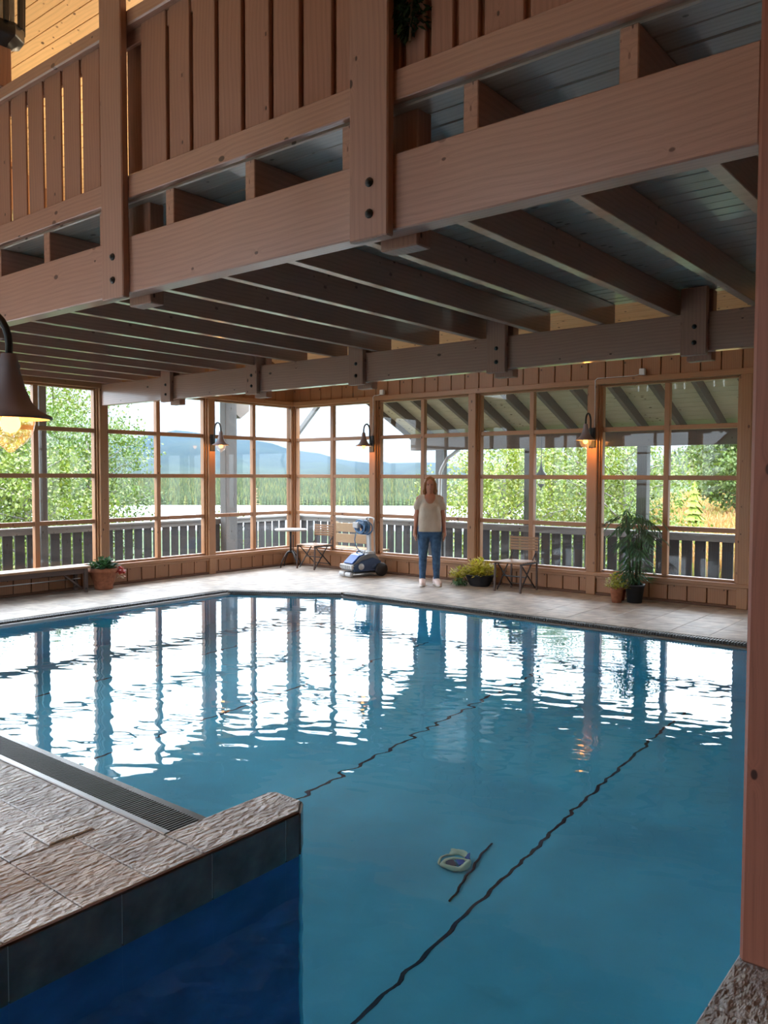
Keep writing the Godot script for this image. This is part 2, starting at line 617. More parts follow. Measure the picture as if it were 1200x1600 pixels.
	var we := thing("wall_end", "boarded end wall of the pool hall opposite the gable windows", "wall", Vector3.ZERO, 0.0, "", "structure")
	k = 0
	while k * 0.5 < 14.5:
		var zm := k * 0.5 + 0.25
		bx(we, "board", Vector3(13.0, 0.0, k * 0.5), Vector3(13.15, roof_y(zm) + 0.12, (k + 1) * 0.5), M.panel, 0.004)
		k += 1
	# the pitched ceiling of pine boards, then the roof over it
	var ce := thing("ceiling", "pitched ceiling of yellow knotty pine boards", "ceiling", Vector3.ZERO, 0.0, "", "structure")
	var cosa := 1.0 / sqrt(1.0 + SLOPE * SLOPE)
	var step := 0.13
	var run := RIDGE / cosa
	var nb := int(run / step)
	var tilt := Basis(Vector3(1, 0, 0), -atan(SLOPE))
	var bm := box(Vector3(15.6, 0.02, step - 0.004), 0.004)
	for j in nb + 1:
		var s := (j + 0.5) * step * cosa
		part(ce, "board", bm, M.pine, Vector3(5.4, ROOF_Y + SLOPE * s + 0.01, s), tilt)
	bar(ce, "roof_slab", Vector3(5.4, ROOF_Y + 0.12 - SLOPE * 0.1, -0.1), Vector3(5.4, ROOF_Y + 0.12 + SLOPE * (RIDGE + 0.1), RIDGE + 0.1), 16.0, 0.18, M.roof)
	bar(ce, "rear_slope", Vector3(5.4, roof_y(15.0) + 0.1, 15.0), Vector3(5.4, ROOF_Y + 0.1 + SLOPE * (RIDGE + 0.05), RIDGE - 0.05), 16.0, 0.18, M.pine)
	bx(ce, "ridge_beam", Vector3(-0.4, ROOF_Y + SLOPE * RIDGE - 0.28, RIDGE - 0.08), Vector3(13.0, ROOF_Y + SLOPE * RIDGE - 0.02, RIDGE + 0.08), M.beam)
	build_floor()

func build_floor():
	# the tiled deck round the far side of the pool
	var fl := thing("floor", "deck of pale beige stone tiles round the far side of the pool", "floor", Vector3.ZERO, 0.0, "", "structure")
	var deck := PackedVector2Array([Vector2(0, 0), Vector2(13, 0), Vector2(13, 2.2), Vector2(3.33, 2.2), Vector2(1.75, 3.2), Vector2(1.75, 8.9), Vector2(0, 8.9)])
	part(fl, "bed", prism(deck, -2.3, -0.014), M.grout)
	var size := 0.42
	var n := 0
	for i in range(0, 25):
		for j in range(0, 22):
			var q := PackedVector2Array([Vector2(i, j) * size + Vector2(0.003, 0.003), Vector2(i + 1, j) * size + Vector2(-0.003, 0.003), Vector2(i + 1, j + 1) * size - Vector2(0.003, 0.003), Vector2(i, j + 1) * size + Vector2(0.003, -0.003)])
			var whole := true
			for c in q:
				if not Geometry2D.is_point_in_polygon(c, deck):
					whole = false
			var mt = M.tile[rng.randi() % 4]
			if whole:
				part(fl, "tile", box(Vector3(size - 0.006, 0.014, size - 0.006), 0.003), mt, Vector3((i + 0.5) * size, -0.007 - rng.randf() * 0.0008, (j + 0.5) * size))
			else:
				for cut in Geometry2D.intersect_polygons(q, deck):
					if cut.size() > 2:
						part(fl, "tile", prism(cut, -0.014, 0.0), mt)
	# the raised stone platform on the near side
	var nf := thing("floor_platform", "raised platform of rough grey split stone slabs beside the overflow grate", "floor", Vector3.ZERO, 0.0, "", "structure")
	var plat := PackedVector2Array([Vector2(0, 8.93), Vector2(8.222, 8.93), Vector2(8.222, 8.32), Vector2(8.245, 8.295), Vector2(8.41, 8.295), Vector2(8.485, 8.385), Vector2(8.485, 14.5), Vector2(0, 14.5)])
	part(nf, "bed", prism(plat, -2.3, NEAR - 0.03), M.grout)
	var rows := [8.93, 9.19, 9.472, 9.76, 10.08, 10.4, 10.8, 11.2, 11.6, 12.0, 12.6, 13.2, 13.8, 14.5]
	var r := RandomNumberGenerator.new()
	r.seed = 5
	for k in rows.size() - 1:
		var x := 8.222 if k > 1 else 8.23
		if k == 0:
			x = 8.49
		if k >= 1:
			x = 7.95 if k == 1 else 8.222 - r.randf() * 0.15
			slab_stone(nf, x, 8.49, rows[k], rows[k + 1], k + 1)
		var first := true
		while x > 0.1:
			var w := r.randf_range(0.45, 0.72)
			if k == 0 and first:
				w = 0.66
			if x - w < 0.3:
				w = x
			if x < 4.0:
				w = x
			slab_stone(nf, x - w, x, rows[k], rows[k + 1], r.randi() % 4)
			x -= w
			first = false
	# the coping that closes the end of the grate
	var cop := PackedVector2Array([Vector2(8.222, 8.926), Vector2(8.222, 8.322), Vector2(8.247, 8.297), Vector2(8.41, 8.297), Vector2(8.487, 8.387), Vector2(8.487, 8.926)])
	part(nf, "coping", prism(cop, NEAR - 0.03, NEAR), M.slab[0])
	# its side towards the pool: dark tiles over the waterline
	var cuts := [8.39, 8.475, 8.896, 9.32, 9.75, 10.18, 10.61, 11.04, 11.47, 11.9, 12.33, 12.76]
	for k in cuts.size() - 1:
		bx(nf, "face_tile", Vector3(8.485, -0.07, cuts[k] + 0.002), Vector3(8.5, NEAR - 0.012, cuts[k + 1] - 0.002), M.band, 0.002)
		bx(nf, "joint", Vector3(8.485, -0.055, cuts[k + 1] - 0.002), Vector3(8.4975, NEAR - 0.014, cuts[k + 1] + 0.002), M.band_joint, 0.0)
	bar(nf, "face_tile", Vector3(8.417, 0.034, 8.291), Vector3(8.492, 0.034, 8.382), 0.014, 0.208, M.band)
	bx(nf, "face_tile", Vector3(8.24, -0.07, 8.28), Vector3(8.412, NEAR - 0.012, 8.295), M.band, 0.002)
	bx(nf, "edge_strip", Vector3(8.484, NEAR - 0.012, 8.39), Vector3(8.499, NEAR - 0.003, 12.8), M.rust, 0.001)
	bx(nf, "edge_profile", Vector3(2.0, NEAR - 0.02, 8.895), Vector3(8.222, NEAR + 0.004, 8.93), M.steel, 0.004)
	# a square lid let into the slabs
	var lid := thing("skimmer_lid", "small square stone lid let into the platform slabs", "lid", Vector3(7.838, NEAR, 9.197))
	bx(lid, "rim", Vector3(-0.106, -0.02, -0.108), Vector3(0.106, 0.002, 0.108), M.grout, 0.002)
	bx(lid, "plate", Vector3(-0.1, -0.01, -0.102), Vector3(0.1, 0.009, 0.102), M.slab[3], 0.003)
	# the deck the viewer stands on
	var sf := thing("floor_entrance", "rough dark grey stone edge of the deck under the red post", "floor", Vector3.ZERO, 0.0, "", "structure")
	part(sf, "bed", prism(PackedVector2Array([Vector2(10.4, 2.2), Vector2(13, 2.2), Vector2(13, 14.5), Vector2(8.5, 14.5), Vector2(8.5, 12.9), Vector2(10.4, 12.9)]), -2.3, NEAR - 0.03), M.grout)
	for k in 20:
		var z0 := 2.25 + k * 0.53
		bx(sf, "slab_stone", Vector3(10.396, NEAR - 0.03, z0), Vector3(10.7, NEAR, z0 + 0.525), M.wet_slab, 0.006)
		bx(sf, "slab_stone", Vector3(10.705, NEAR - 0.03, z0), Vector3(11.6, NEAR - 0.004, z0 + 0.525), M.slab[1], 0.006)

func slab_stone(parent, x0, x1, z0, z1, tone: int):
	bx(parent, "slab_stone", Vector3(x0 + 0.0025, NEAR - 0.03, z0 + 0.0025), Vector3(x1 - 0.0025, NEAR - 0.0005 * (tone % 4), z1 - 0.0025), M.slab[tone % 4], 0.003)

# ---------------------------------------------------------------- the pool
func wave(x: float, z: float) -> float:
	var calm := 0.45 + 0.8 * clampf((x - 2.5) / 6.0, 0.0, 1.0)
	var h := 0.0
	for w in waves:
		h += w[2] * sin(w[0] * x + w[1] * z + w[3])
	var p := noise.get_noise_2d(x * 0.35, z * 0.35) * 0.5 + 0.75
	return h * calm * p

var waves := []

func build_pool():
	var ba := thing("pool_basin", "deep swimming pool basin lined in blue", "swimming pool", Vector3.ZERO, 0.0, "", "structure")
	bx(ba, "bottom", Vector3(1.8, POOL_FLOOR - 0.1, 2.2), Vector3(10.45, POOL_FLOOR, 12.95), M.pool_floor, 0.0)
	bx(ba, "side", Vector3(1.83, POOL_FLOOR, 3.1), Vector3(1.87, -0.08, 8.7), M.pool_floor, 0.0)
	bx(ba, "side", Vector3(3.3, POOL_FLOOR, 2.28), Vector3(10.4, -0.08, 2.32), M.pool_floor, 0.0)
	bar(ba, "side", Vector3(1.85, -1.06, 3.22), Vector3(3.35, -1.06, 2.3), 0.04, 1.96, M.pool_floor)
	bx(ba, "side", Vector3(1.83, POOL_FLOOR, 8.66), Vector3(8.21, -0.08, 8.7), M.pool_floor, 0.0)
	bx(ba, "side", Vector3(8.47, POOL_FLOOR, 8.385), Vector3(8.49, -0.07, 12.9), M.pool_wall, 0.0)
	bar(ba, "side", Vector3(8.405, -1.06, 8.288), Vector3(8.485, -1.06, 8.385), 0.02, 1.98, M.pool_floor)
	bx(ba, "side", Vector3(8.21, POOL_FLOOR, 8.28), Vector3(8.41, -0.07, 8.3), M.pool_floor, 0.0)
	bx(ba, "side", Vector3(10.39, POOL_FLOOR, 2.3), Vector3(10.41, 0.12, 12.9), M.pool_floor, 0.0)
	bx(ba, "side", Vector3(8.49, POOL_FLOOR, 12.86), Vector3(10.4, 0.1, 12.9), M.pool_floor, 0.0)
	for sx in [8.43, 6.66, 4.89, 3.12]:
		bx(ba, "seam", Vector3(sx - 0.011, POOL_FLOOR, 2.35), Vector3(sx + 0.011, POOL_FLOOR + 0.004, 8.3 if sx > 8.2 else 8.65), M.seam, 0.0)
	# the water: a sheet of small waves
	var r := RandomNumberGenerator.new()
	r.seed = 77
	for k in 26:
		var len_ := 0.085 * pow(1.055, k)
		var dir := r.randf_range(-0.85, 0.85) + 0.89
		var kk := TAU / len_
		waves.append([kk * cos(dir), kk * sin(dir), 0.0045 * minf(1.0, 0.15 / len_) / kk, r.randf() * TAU])
	var st := begin(true)
	var c := 0.026
	var outline := PackedVector2Array([Vector2(1.9, 3.2), Vector2(3.38, 2.34), Vector2(10.42, 2.34), Vector2(10.42, 12.88), Vector2(8.49, 12.88), Vector2(8.49, 8.38), Vector2(8.42, 8.29), Vector2(8.22, 8.29), Vector2(8.22, 8.67), Vector2(1.9, 8.67)])
	var nx := int((10.44 - 1.84) / c) + 1
	var nz := int((12.9 - 2.28) / c) + 1
	var at := {}
	var vs := PackedVector3Array()
	var ns := PackedVector3Array()
	var ix := PackedInt32Array()
	var heights := PackedFloat32Array()
	heights.resize((nx + 3) * (nz + 3))
	for i in nx + 3:
		for j in nz + 3:
			heights[i * (nz + 3) + j] = wave(1.84 + (i - 1) * c, 2.28 + (j - 1) * c)
	var id := PackedInt32Array()
	id.resize((nx + 1) * (nz + 1))
	for i in nx + 1:
		for j in nz + 1:
			var q := (i + 1) * (nz + 3) + j + 1
			id[i * (nz + 1) + j] = vs.size()
			vs.append(Vector3(1.84 + i * c, WATER + heights[q], 2.28 + j * c))
			ns.append(Vector3(-(heights[q + nz + 3] - heights[q - nz - 3]) / (2 * c), 1, -(heights[q + 1] - heights[q - 1]) / (2 * c)).normalized())
	for i in nx:
		for j in nz:
			var mid := Vector2(1.84 + (i + 0.5) * c, 2.28 + (j + 0.5) * c)
			if not Geometry2D.is_point_in_polygon(mid, outline):
				continue
			var a := id[i * (nz + 1) + j]
			var b := id[(i + 1) * (nz + 1) + j]
			var d := id[i * (nz + 1) + j + 1]
			var e := id[(i + 1) * (nz + 1) + j + 1]
			ix.append_array(PackedInt32Array([a, b, e, a, e, d]))
	var arr := []
	arr.resize(Mesh.ARRAY_MAX)
	arr[Mesh.ARRAY_VERTEX] = vs
	arr[Mesh.ARRAY_NORMAL] = ns
	arr[Mesh.ARRAY_INDEX] = ix
	var wm := ArrayMesh.new()
	wm.add_surface_from_arrays(Mesh.PRIMITIVE_TRIANGLES, arr)
	var wt := part(self, "pool_water", wm, M.water)
	tag(wt, "clear rippled pool water mirroring the windows", "water", "", "stuff")
	# overflow grates
	grate("black overflow grate along the deck under the gable windows", Vector3(1.81, -0.004, 3.2), Vector3(1.81, -0.004, 8.68), 0.11, 0.03, 1.0)
	grate("black overflow grate along the deck beside the porch windows", Vector3(3.33, -0.004, 2.26), Vector3(10.38, -0.004, 2.26), 0.11, 0.03, -1.0)
	grate("short black overflow grate across the cut corner of the pool", Vector3(1.86, -0.004, 3.185), Vector3(3.29, -0.004, 2.284), 0.11, 0.03, 1.0)
	grate("dark slatted overflow grate along the raised stone platform", Vector3(1.9, NEAR - 0.006, 8.81), Vector3(8.22, NEAR - 0.006, 8.81), 0.165, 0.02, 1.0)
	var lp := thing("overflow_edge", "dark rounded stone edge between the platform grate and the water", "pool edge", Vector3.ZERO, 0.0, "", "structure")
	bx(lp, "edge", Vector3(1.88, -0.12, 8.655), Vector3(8.222, NEAR - 0.02, 8.725), M.lip, 0.02)
	var lf := thing("overflow_edge", "narrow grey wet edge between the far grates and the water", "pool edge", Vector3.ZERO, 0.0, "", "structure")
	bx(lf, "edge", Vector3(1.865, -0.12, 3.15), Vector3(1.92, -0.028, 8.68), M.light_grey, 0.01)
	bx(lf, "edge", Vector3(3.34, -0.12, 2.315), Vector3(10.38, -0.032, 2.36), M.lip, 0.01)
	bar(lf, "edge", Vector3(1.87, -0.075, 3.2), Vector3(3.37, -0.075, 2.32), 0.05, 0.09, M.lip)

func grate(label, a: Vector3, b: Vector3, wide, pitch, side):
	var d := (b - a)
	var g := thing("drain_grate", label, "grate", (a + b) * 0.5, -atan2(d.z, d.x))
	var l := d.length()
	bx(g, "channel", Vector3(-l / 2, -0.07, -wide / 2 - 0.004), Vector3(l / 2, -0.04, wide / 2 + 0.004), M.channel, 0.0)
	var st := begin()
	var n := int(l / pitch)
	for k in n:
		var x: float = -l / 2 + (k + 0.5) * pitch
		add_box(st, Vector3(x - pitch * 0.25, -0.03, -wide / 2), Vector3(x + pitch * 0.25, 0, wide / 2))
	for e in [-1, 1]:
		add_box(st, Vector3(-l / 2, -0.035, e * wide * 0.32 - 0.006), Vector3(l / 2, -0.012, e * wide * 0.32 + 0.006))
	var o := part(g, "bars", finish(st), M.grate)
	o.set_meta("kind", "stuff")

# ---------------------------------------------------------------- the mezzanine
func build_mezzanine():
	var mz := thing("mezzanine", "brown stained timber mezzanine over the pool with joists and a boarded balcony railing", "mezzanine", Vector3.ZERO, 0.0, "", "structure")
	var b0 := 2.725
	var b1 := 3.04
	# the two long beams
	bx(mz, "beam", Vector3(0.06, b0, 8.2), Vector3(10.405, b1, 8.3), M.beam, 0.006)
	bx(mz, "beam", Vector3(10.63, b0, 8.2), Vector3(13.0, b1, 8.3), M.beam, 0.006)
	bx(mz, "beam", Vector3(0.08, b0, 4.04), Vector3(13.0, b1, 4.14), M.beam, 0.006)
	# joists lie across them
	for k in range(-4, 16):
		var x := 10.0 - 0.6434 * k
		if x < 13.0:
			bx(mz, "joist", Vector3(x - 0.07, b1, 3.93), Vector3(x, 3.245, 8.26), M.joist, 0.004)
	# the boards of the floor, seen from below
	var j := 0
	while 3.9 + j * 0.128 < 8.14:
		var z0 := 3.9 + j * 0.128
		bx(mz, "deck_board", Vector3(0.06, 3.245 + 0.0015 * (j % 3), z0 + 0.002), Vector3(13.0, 3.275, z0 + 0.126), M.deck_under, 0.006)
		j += 1
	# posts bolted to the beams in pairs, front and back
	for c in [8.865, 6.967, 5.06, 3.15, 1.25]:
		var p := bx(mz, "post", Vector3(c - 0.106, 2.698, 8.3), Vector3(c + 0.106, 5.6, 8.345), M.post, 0.006)
		var q := bx(mz, "post", Vector3(c - 0.05, 2.68, 8.10), Vector3(c + 0.155, 4.2, 8.2), M.post, 0.006)
		for y in [2.80, 2.93]:
			bolt(mz, Vector3(c + 0.01, y, 8.345))
	for c in [8.857, 6.985, 5.2, 3.5, 1.77]:
		bx(mz, "post", Vector3(c - 0.106, 2.69, 4.14), Vector3(c + 0.106, 3.24, 4.2), M.post, 0.006)
		bx(mz, "post", Vector3(c - 0.106, 2.66, 3.94), Vector3(c + 0.106, 3.24, 4.04), M.post, 0.006)
		for y in [2.79, 2.92]:
			bolt(mz, Vector3(c + 0.01, y, 4.2))
	# the railing of the balcony: a rail at the foot, boards, a handrail
	var rl := Node3D.new()
	rl.name = "railing"
	mz.add_child(rl)
	for span in [[0.06, 10.405], [10.63, 13.0]]:
		bx(rl, "foot_rail", Vector3(span[0], 3.255, 8.262), Vector3(span[1], 3.38, 8.3), M.beam, 0.004)
		bx(rl, "handrail", Vector3(span[0], 4.2, 8.2), Vector3(span[1], 4.285, 8.3), M.beam, 0.008)
		bx(rl, "handrail_trim", Vector3(span[0], 4.115, 8.225), Vector3(span[1], 4.2, 8.25), M.beam, 0.004)

	# boards with light between them
	var edges := [6.85, 6.745, 6.53, 6.316, 6.098, 5.884, 5.662, 5.445, 5.23, 5.0, 4.78, 4.56, 4.34, 4.12, 3.9, 3.68, 3.46, 3.24, 3.0]
	for k in edges.size() - 1:
		bx(rl, "board", Vector3(edges[k + 1] + 0.017, 3.30, 8.25), Vector3(edges[k] - 0.017, 4.2, 8.262), M.rail_board, 0.002)
	# boards with a second layer behind the joints
	var e2 := [7.13, 7.383, 7.585, 7.791, 7.99, 8.19, 8.391, 8.595, 8.795, 8.985, 9.115, 9.25, 9.37, 9.57, 9.77, 9.97, 10.17, 10.37, 10.57]
	for k in e2.size() - 1:
		bx(rl, "board", Vector3(e2[k] + 0.014, 3.30, 8.238), Vector3(e2[k + 1] - 0.014, 4.2, 8.262), M.rail_board, 0.004)
		if k == 0:
			bx(rl, "cleat", Vector3(7.144, 3.38, 8.21), Vector3(7.19, 4.2, 8.238), M.rail_board, 0.003)
		else:
			bx(rl, "backing_board", Vector3(e2[k] - 0.045, 3.30, 8.212), Vector3(e2[k] + 0.045, 4.2, 8.236), M.rail_board, 0.003)
	# the full height post that carries the end of the beam
	var rp := thing("red_post", "tall red-brown wooden post standing on the rough stone edge", "post", Vector3(10.408, NEAR, 8.33), 0.0, "", "structure")
	bx(rp, "shaft", Vector3(0, 0, -0.25), Vector3(0.26, 6.9, 0), M.red_post, 0.012)
	# a post to the side of the viewer carries the near wall lamp
	var lp := thing("lamp_pillar", "square brown pillar that carries the large wall lamp", "pillar", Vector3(7.975, NEAR, 9.815), atan2(0.778, -0.628) - PI / 2, "", "structure")
	bx(lp, "shaft", Vector3(-0.1, 0, -0.1), Vector3(0.1, 6.85, 0.1), M.post, 0.01)

func bolt(parent, at: Vector3):
	var st := begin(true)
	lathe_on(st, [Vector2(0.0, 0.0), Vector2(0.02, 0.0), Vector2(0.02, 0.006), Vector2(0.012, 0.007), Vector2(0.011, 0.016), Vector2(0.0, 0.018)], 10, Transform3D(Basis(Vector3(1, 0, 0), PI / 2), Vector3.ZERO))
	if not box_cache.has("bolt"):
		box_cache["bolt"] = finish(st)
	part(parent, "bolt", box_cache["bolt"], M.iron, at)

# ---------------------------------------------------------------- the porch outside
func build_porch():
	var pr := thing("porch_roof", "open porch roof with pale boards on dark sloping rafters outside the windows", "porch roof")
	for k in range(-7, 9):
		var x := 6.02 + 0.62 * k
		bar(pr, "rafter", Vector3(x, 3.41 - 0.05, -0.1), Vector3(x, 3.41 - 0.45 * 2.45, -2.55), 0.07, 0.17, M.rafter)
	for k in 20:
		var s := 0.08 + k * 0.128
		part(pr, "board", box(Vector3(9.9, 0.022, 0.136), 0.004), M.porch_boards, Vector3(6.1, 3.525 - 0.45 * s, -s), Basis(Vector3(1, 0, 0), -atan(0.45)))
	bar(pr, "roofing", Vector3(6.1, 3.6, -0.05), Vector3(6.1, 3.6 - 0.45 * 2.6, -2.65), 10.0, 0.06, M.roof)
	bar(pr, "barge_board", Vector3(1.13, 3.50, -0.05), Vector3(1.13, 3.50 - 0.45 * 2.6, -2.65), 0.035, 0.2, M.rafter)
	bx(pr, "beam", Vector3(1.3, 2.19, -2.12), Vector3(11.0, 2.44, -1.98), M.rafter)
	for x in [2.0, 3.95, 6.03, 8.1, 10.2]:
		bx(pr, "post", Vector3(x - 0.085, -0.2, -2.13), Vector3(x + 0.085, 2.19, -1.97), M.grey_post, 0.008)
	part(pr, "gutter", tube([Vector3(1.2, 2.42, -2.72), Vector3(11.0, 2.42, -2.72)], 0.06, 8), M.grey)
	# weathered railings
	var ra := thing("porch_railing", "weathered grey board railing of the porch, light showing between the boards", "railing", Vector3.ZERO)
	railing(ra, -2.0, 11.5)
	var rb := thing("porch_railing", "weathered grey board railing outside the gable windows", "railing", Vector3(-2.0, 0, 0), PI / 2)
	railing(rb, -9.0, 1.9)
	for o in ra.get_children():
		o.position.z += -2.0
	var pd := thing("porch_deck", "grey plank deck of the porch outside the windows", "deck", Vector3.ZERO, 0.0, "", "structure")
	for k in 14:
		bx(pd, "plank", Vector3(-2.15, -0.22, -2.1 + k * 0.148), Vector3(12.0, -0.18, -2.1 + k * 0.148 + 0.142), M.weathered_x, 0.004)
	for k in 14:
		bx(pd, "plank", Vector3(-2.1 + k * 0.148, -0.22, 0.0), Vector3(-2.1 + k * 0.148 + 0.142, -0.18, 9.0), M.weathered_x, 0.004)
	# timbers that carry the roof's gable end
	var gt := thing("gable_timbers", "grey posts with a pointed purlin end and a slanting brace outside the corner windows", "timber frame")
	bx(gt, "post", Vector3(-1.91, -0.18, -0.1), Vector3(-1.73, 3.2, 0.2), M.grey_post, 0.008)
	bx(gt, "post", Vector3(-1.91, -0.18, 3.98), Vector3(-1.76, 4.6, 4.11), M.grey_post, 0.008)
	part(gt, "purlin_end", slab(PackedVector2Array([Vector2(0.1, 0.4), Vector2(-0.52, 0.4), Vector2(-0.52, 0.16), Vector2(-0.29, 0.0), Vector2(0.1, 0.28)]), 0.14), M.rafter, Vector3(-1.9, 2.86, 0), Basis(Vector3(0, 1, 0), -PI / 2))
	bar(gt, "brace", Vector3(-1.07, 3.2, -1.82), Vector3(-1.82, 2.5, -1.82), 0.08, 0.09, M.grey_post)
	bx(gt, "post", Vector3(-1.9, -0.18, -1.9), Vector3(-1.74, 4.2, -1.74), M.grey_post, 0.008)
	var dp := thing("downpipe", "bent pale metal rain pipe beside a grey porch post", "pipe", Vector3(2.1, 0, -1.87))
	part(dp, "pipe", tube([Vector3(0.3, 2.2, -0.2), Vector3(0.22, 2.1, -0.1), Vector3(0.17, 2.03, 0), Vector3(0.04, 1.83, 0), Vector3(0.01, 1.75, 0), Vector3(0.0, 1.4, 0), Vector3(0.0, -0.15, 0)], 0.035, 8), M.light_grey)
	# a bench on the porch
	var be := thing("porch_bench", "light brown plank bench standing on the porch against the railing", "bench", Vector3(0.3, -0.18, -1.4))
	bx(be, "back_plank", Vector3(-0.55, 0.72, -0.03), Vector3(0.62, 0.9, 0.0), M.bench_wood)
	bx(be, "back_plank", Vector3(-0.55, 0.5, -0.03), Vector3(0.62, 0.68, 0.0), M.bench_wood)
	bx(be, "seat", Vector3(-0.55, 0.40, 0.02), Vector3(0.95, 0.44, 0.42), M.bench_wood)
	for x in [-0.5, 0.57]:
		bx(be, "leg", Vector3(x - 0.03, 0, -0.07), Vector3(x + 0.03, 0.92, -0.03), M.bench_wood)
		bx(be, "leg", Vector3(x - 0.03, 0, 0.34), Vector3(x + 0.03, 0.4, 0.4), M.bench_wood)
	# a lantern hanging from the porch beam
	var la := thing("porch_lantern", "small black lantern hanging in the porch in front of the birches", "lantern", Vector3(4.3, 1.44, -1.8))
	part(la, "rod", tube([Vector3(0, 0.5, 0), Vector3(0, 0.93, 0)], 0.006, 6), M.iron)
	part(la, "roof", lathe([Vector2(0.0, 0.26), Vector2(0.1, 0.26), Vector2(0.095, 0.275), Vector2(0.05, 0.33), Vector2(0.022, 0.40), Vector2(0.012, 0.44), Vector2(0.008, 0.52), Vector2(0, 0.525)], 12), M.iron)
	part(la, "glass", lathe([Vector2(0.055, 0.11), Vector2(0.07, 0.26)], 12), M.glass)
	part(la, "base", lathe([Vector2(0, 0), Vector2(0.012, 0.01), Vector2(0.008, 0.04), Vector2(0.03, 0.07), Vector2(0.06, 0.1), Vector2(0.06, 0.115), Vector2(0, 0.115)], 12), M.iron)

func railing(o, x0: float, x1: float):
	var k := 0
	var n := int((x1 - x0) / 0.2065)
	for i in n:
		var a := x0 + i * 0.2065
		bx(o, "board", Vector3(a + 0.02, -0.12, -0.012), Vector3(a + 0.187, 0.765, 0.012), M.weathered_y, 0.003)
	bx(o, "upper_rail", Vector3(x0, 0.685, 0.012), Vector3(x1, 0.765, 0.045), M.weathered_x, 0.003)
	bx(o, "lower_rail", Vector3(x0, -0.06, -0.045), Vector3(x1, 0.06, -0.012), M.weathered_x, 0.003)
	bx(o, "cap", Vector3(x0, 0.765, -0.07), Vector3(x1, 0.805, 0.08), M.weathered_x, 0.006)

# ---------------------------------------------------------------- landscape
# a place by its bearing (as a pixel column of the view) and its distance along the view
func place(px: float, depth: float, y := 0.0) -> Vector3:
	var f := Vector3(CAM_F.x, 0, CAM_F.z).normalized()
	var p := CAM + (f + CAM_R * ((px - 600.0) / 1272.0)) * depth
	return Vector3(p.x, y, p.z)

func ss(a, b, x) -> float:
	return smoothstep(a, b, x)

func ridge_px(a: float) -> float:
	var pts := [[-700, 690], [-200, 700], [60, 706], [165, 697], [190, 698], [210, 688], [235, 686], [275, 681], [320, 684], [353, 691], [400, 697], [440, 705], [470, 709], [500, 715], [525, 722], [560, 727], [620, 727], [660, 725], [720, 729], [800, 733], [900, 735], [1000, 734], [1040, 729], [1090, 726], [1130, 722], [1170, 722], [1300, 730], [1900, 720]]
	for k in pts.size() - 1:
		if a <= pts[k + 1][0]:
			var t: float = clampf((a - pts[k][0]) / float(pts[k + 1][0] - pts[k][0]), 0, 1)
			return lerpf(pts[k][1], pts[k + 1][1], t)
	return 725.0

func land_y(a: float, d: float) -> float:
	var near_y := -0.9 - 3.6 * ss(4.0, 24.0, d)
	var lake := lerpf(near_y, -42.0, ss(24.0, 640.0, d))
	lake = lerpf(lake, -12.0, ss(1130.0, 2700.0, d))
	var high := -0.9 - 1.3 * ss(4.0, 18.0, d) + 1.2 * ss(25.0, 110.0, d)
	var hill := 10.0 + 34.0 * ss(1040.0, 1200.0, a)
	high = lerpf(high, hill, ss(100.0, 620.0, d))
	high = lerpf(high, 0.0, ss(800.0, 2500.0, d))
	var y := lerpf(lake, high, ss(930.0, 1070.0, a))
	var top := 1.7 + (745.0 - ridge_px(a)) / 1272.0 * 7000.0
	y = lerpf(y, top, pow(ss(2700.0, 7000.0, d), 1.2))
	if d > 7000.0:
		y = lerpf(top, -100.0, ss(7000.0, 9500.0, d))
	if d > 2800.0:
		y += 55.0 * noise.get_noise_2d(a * 0.012 + 40.0, d * 0.0006) * ss(2800.0, 4500.0, d) * (1.0 - ss(6300.0, 7000.0, d))
	return y

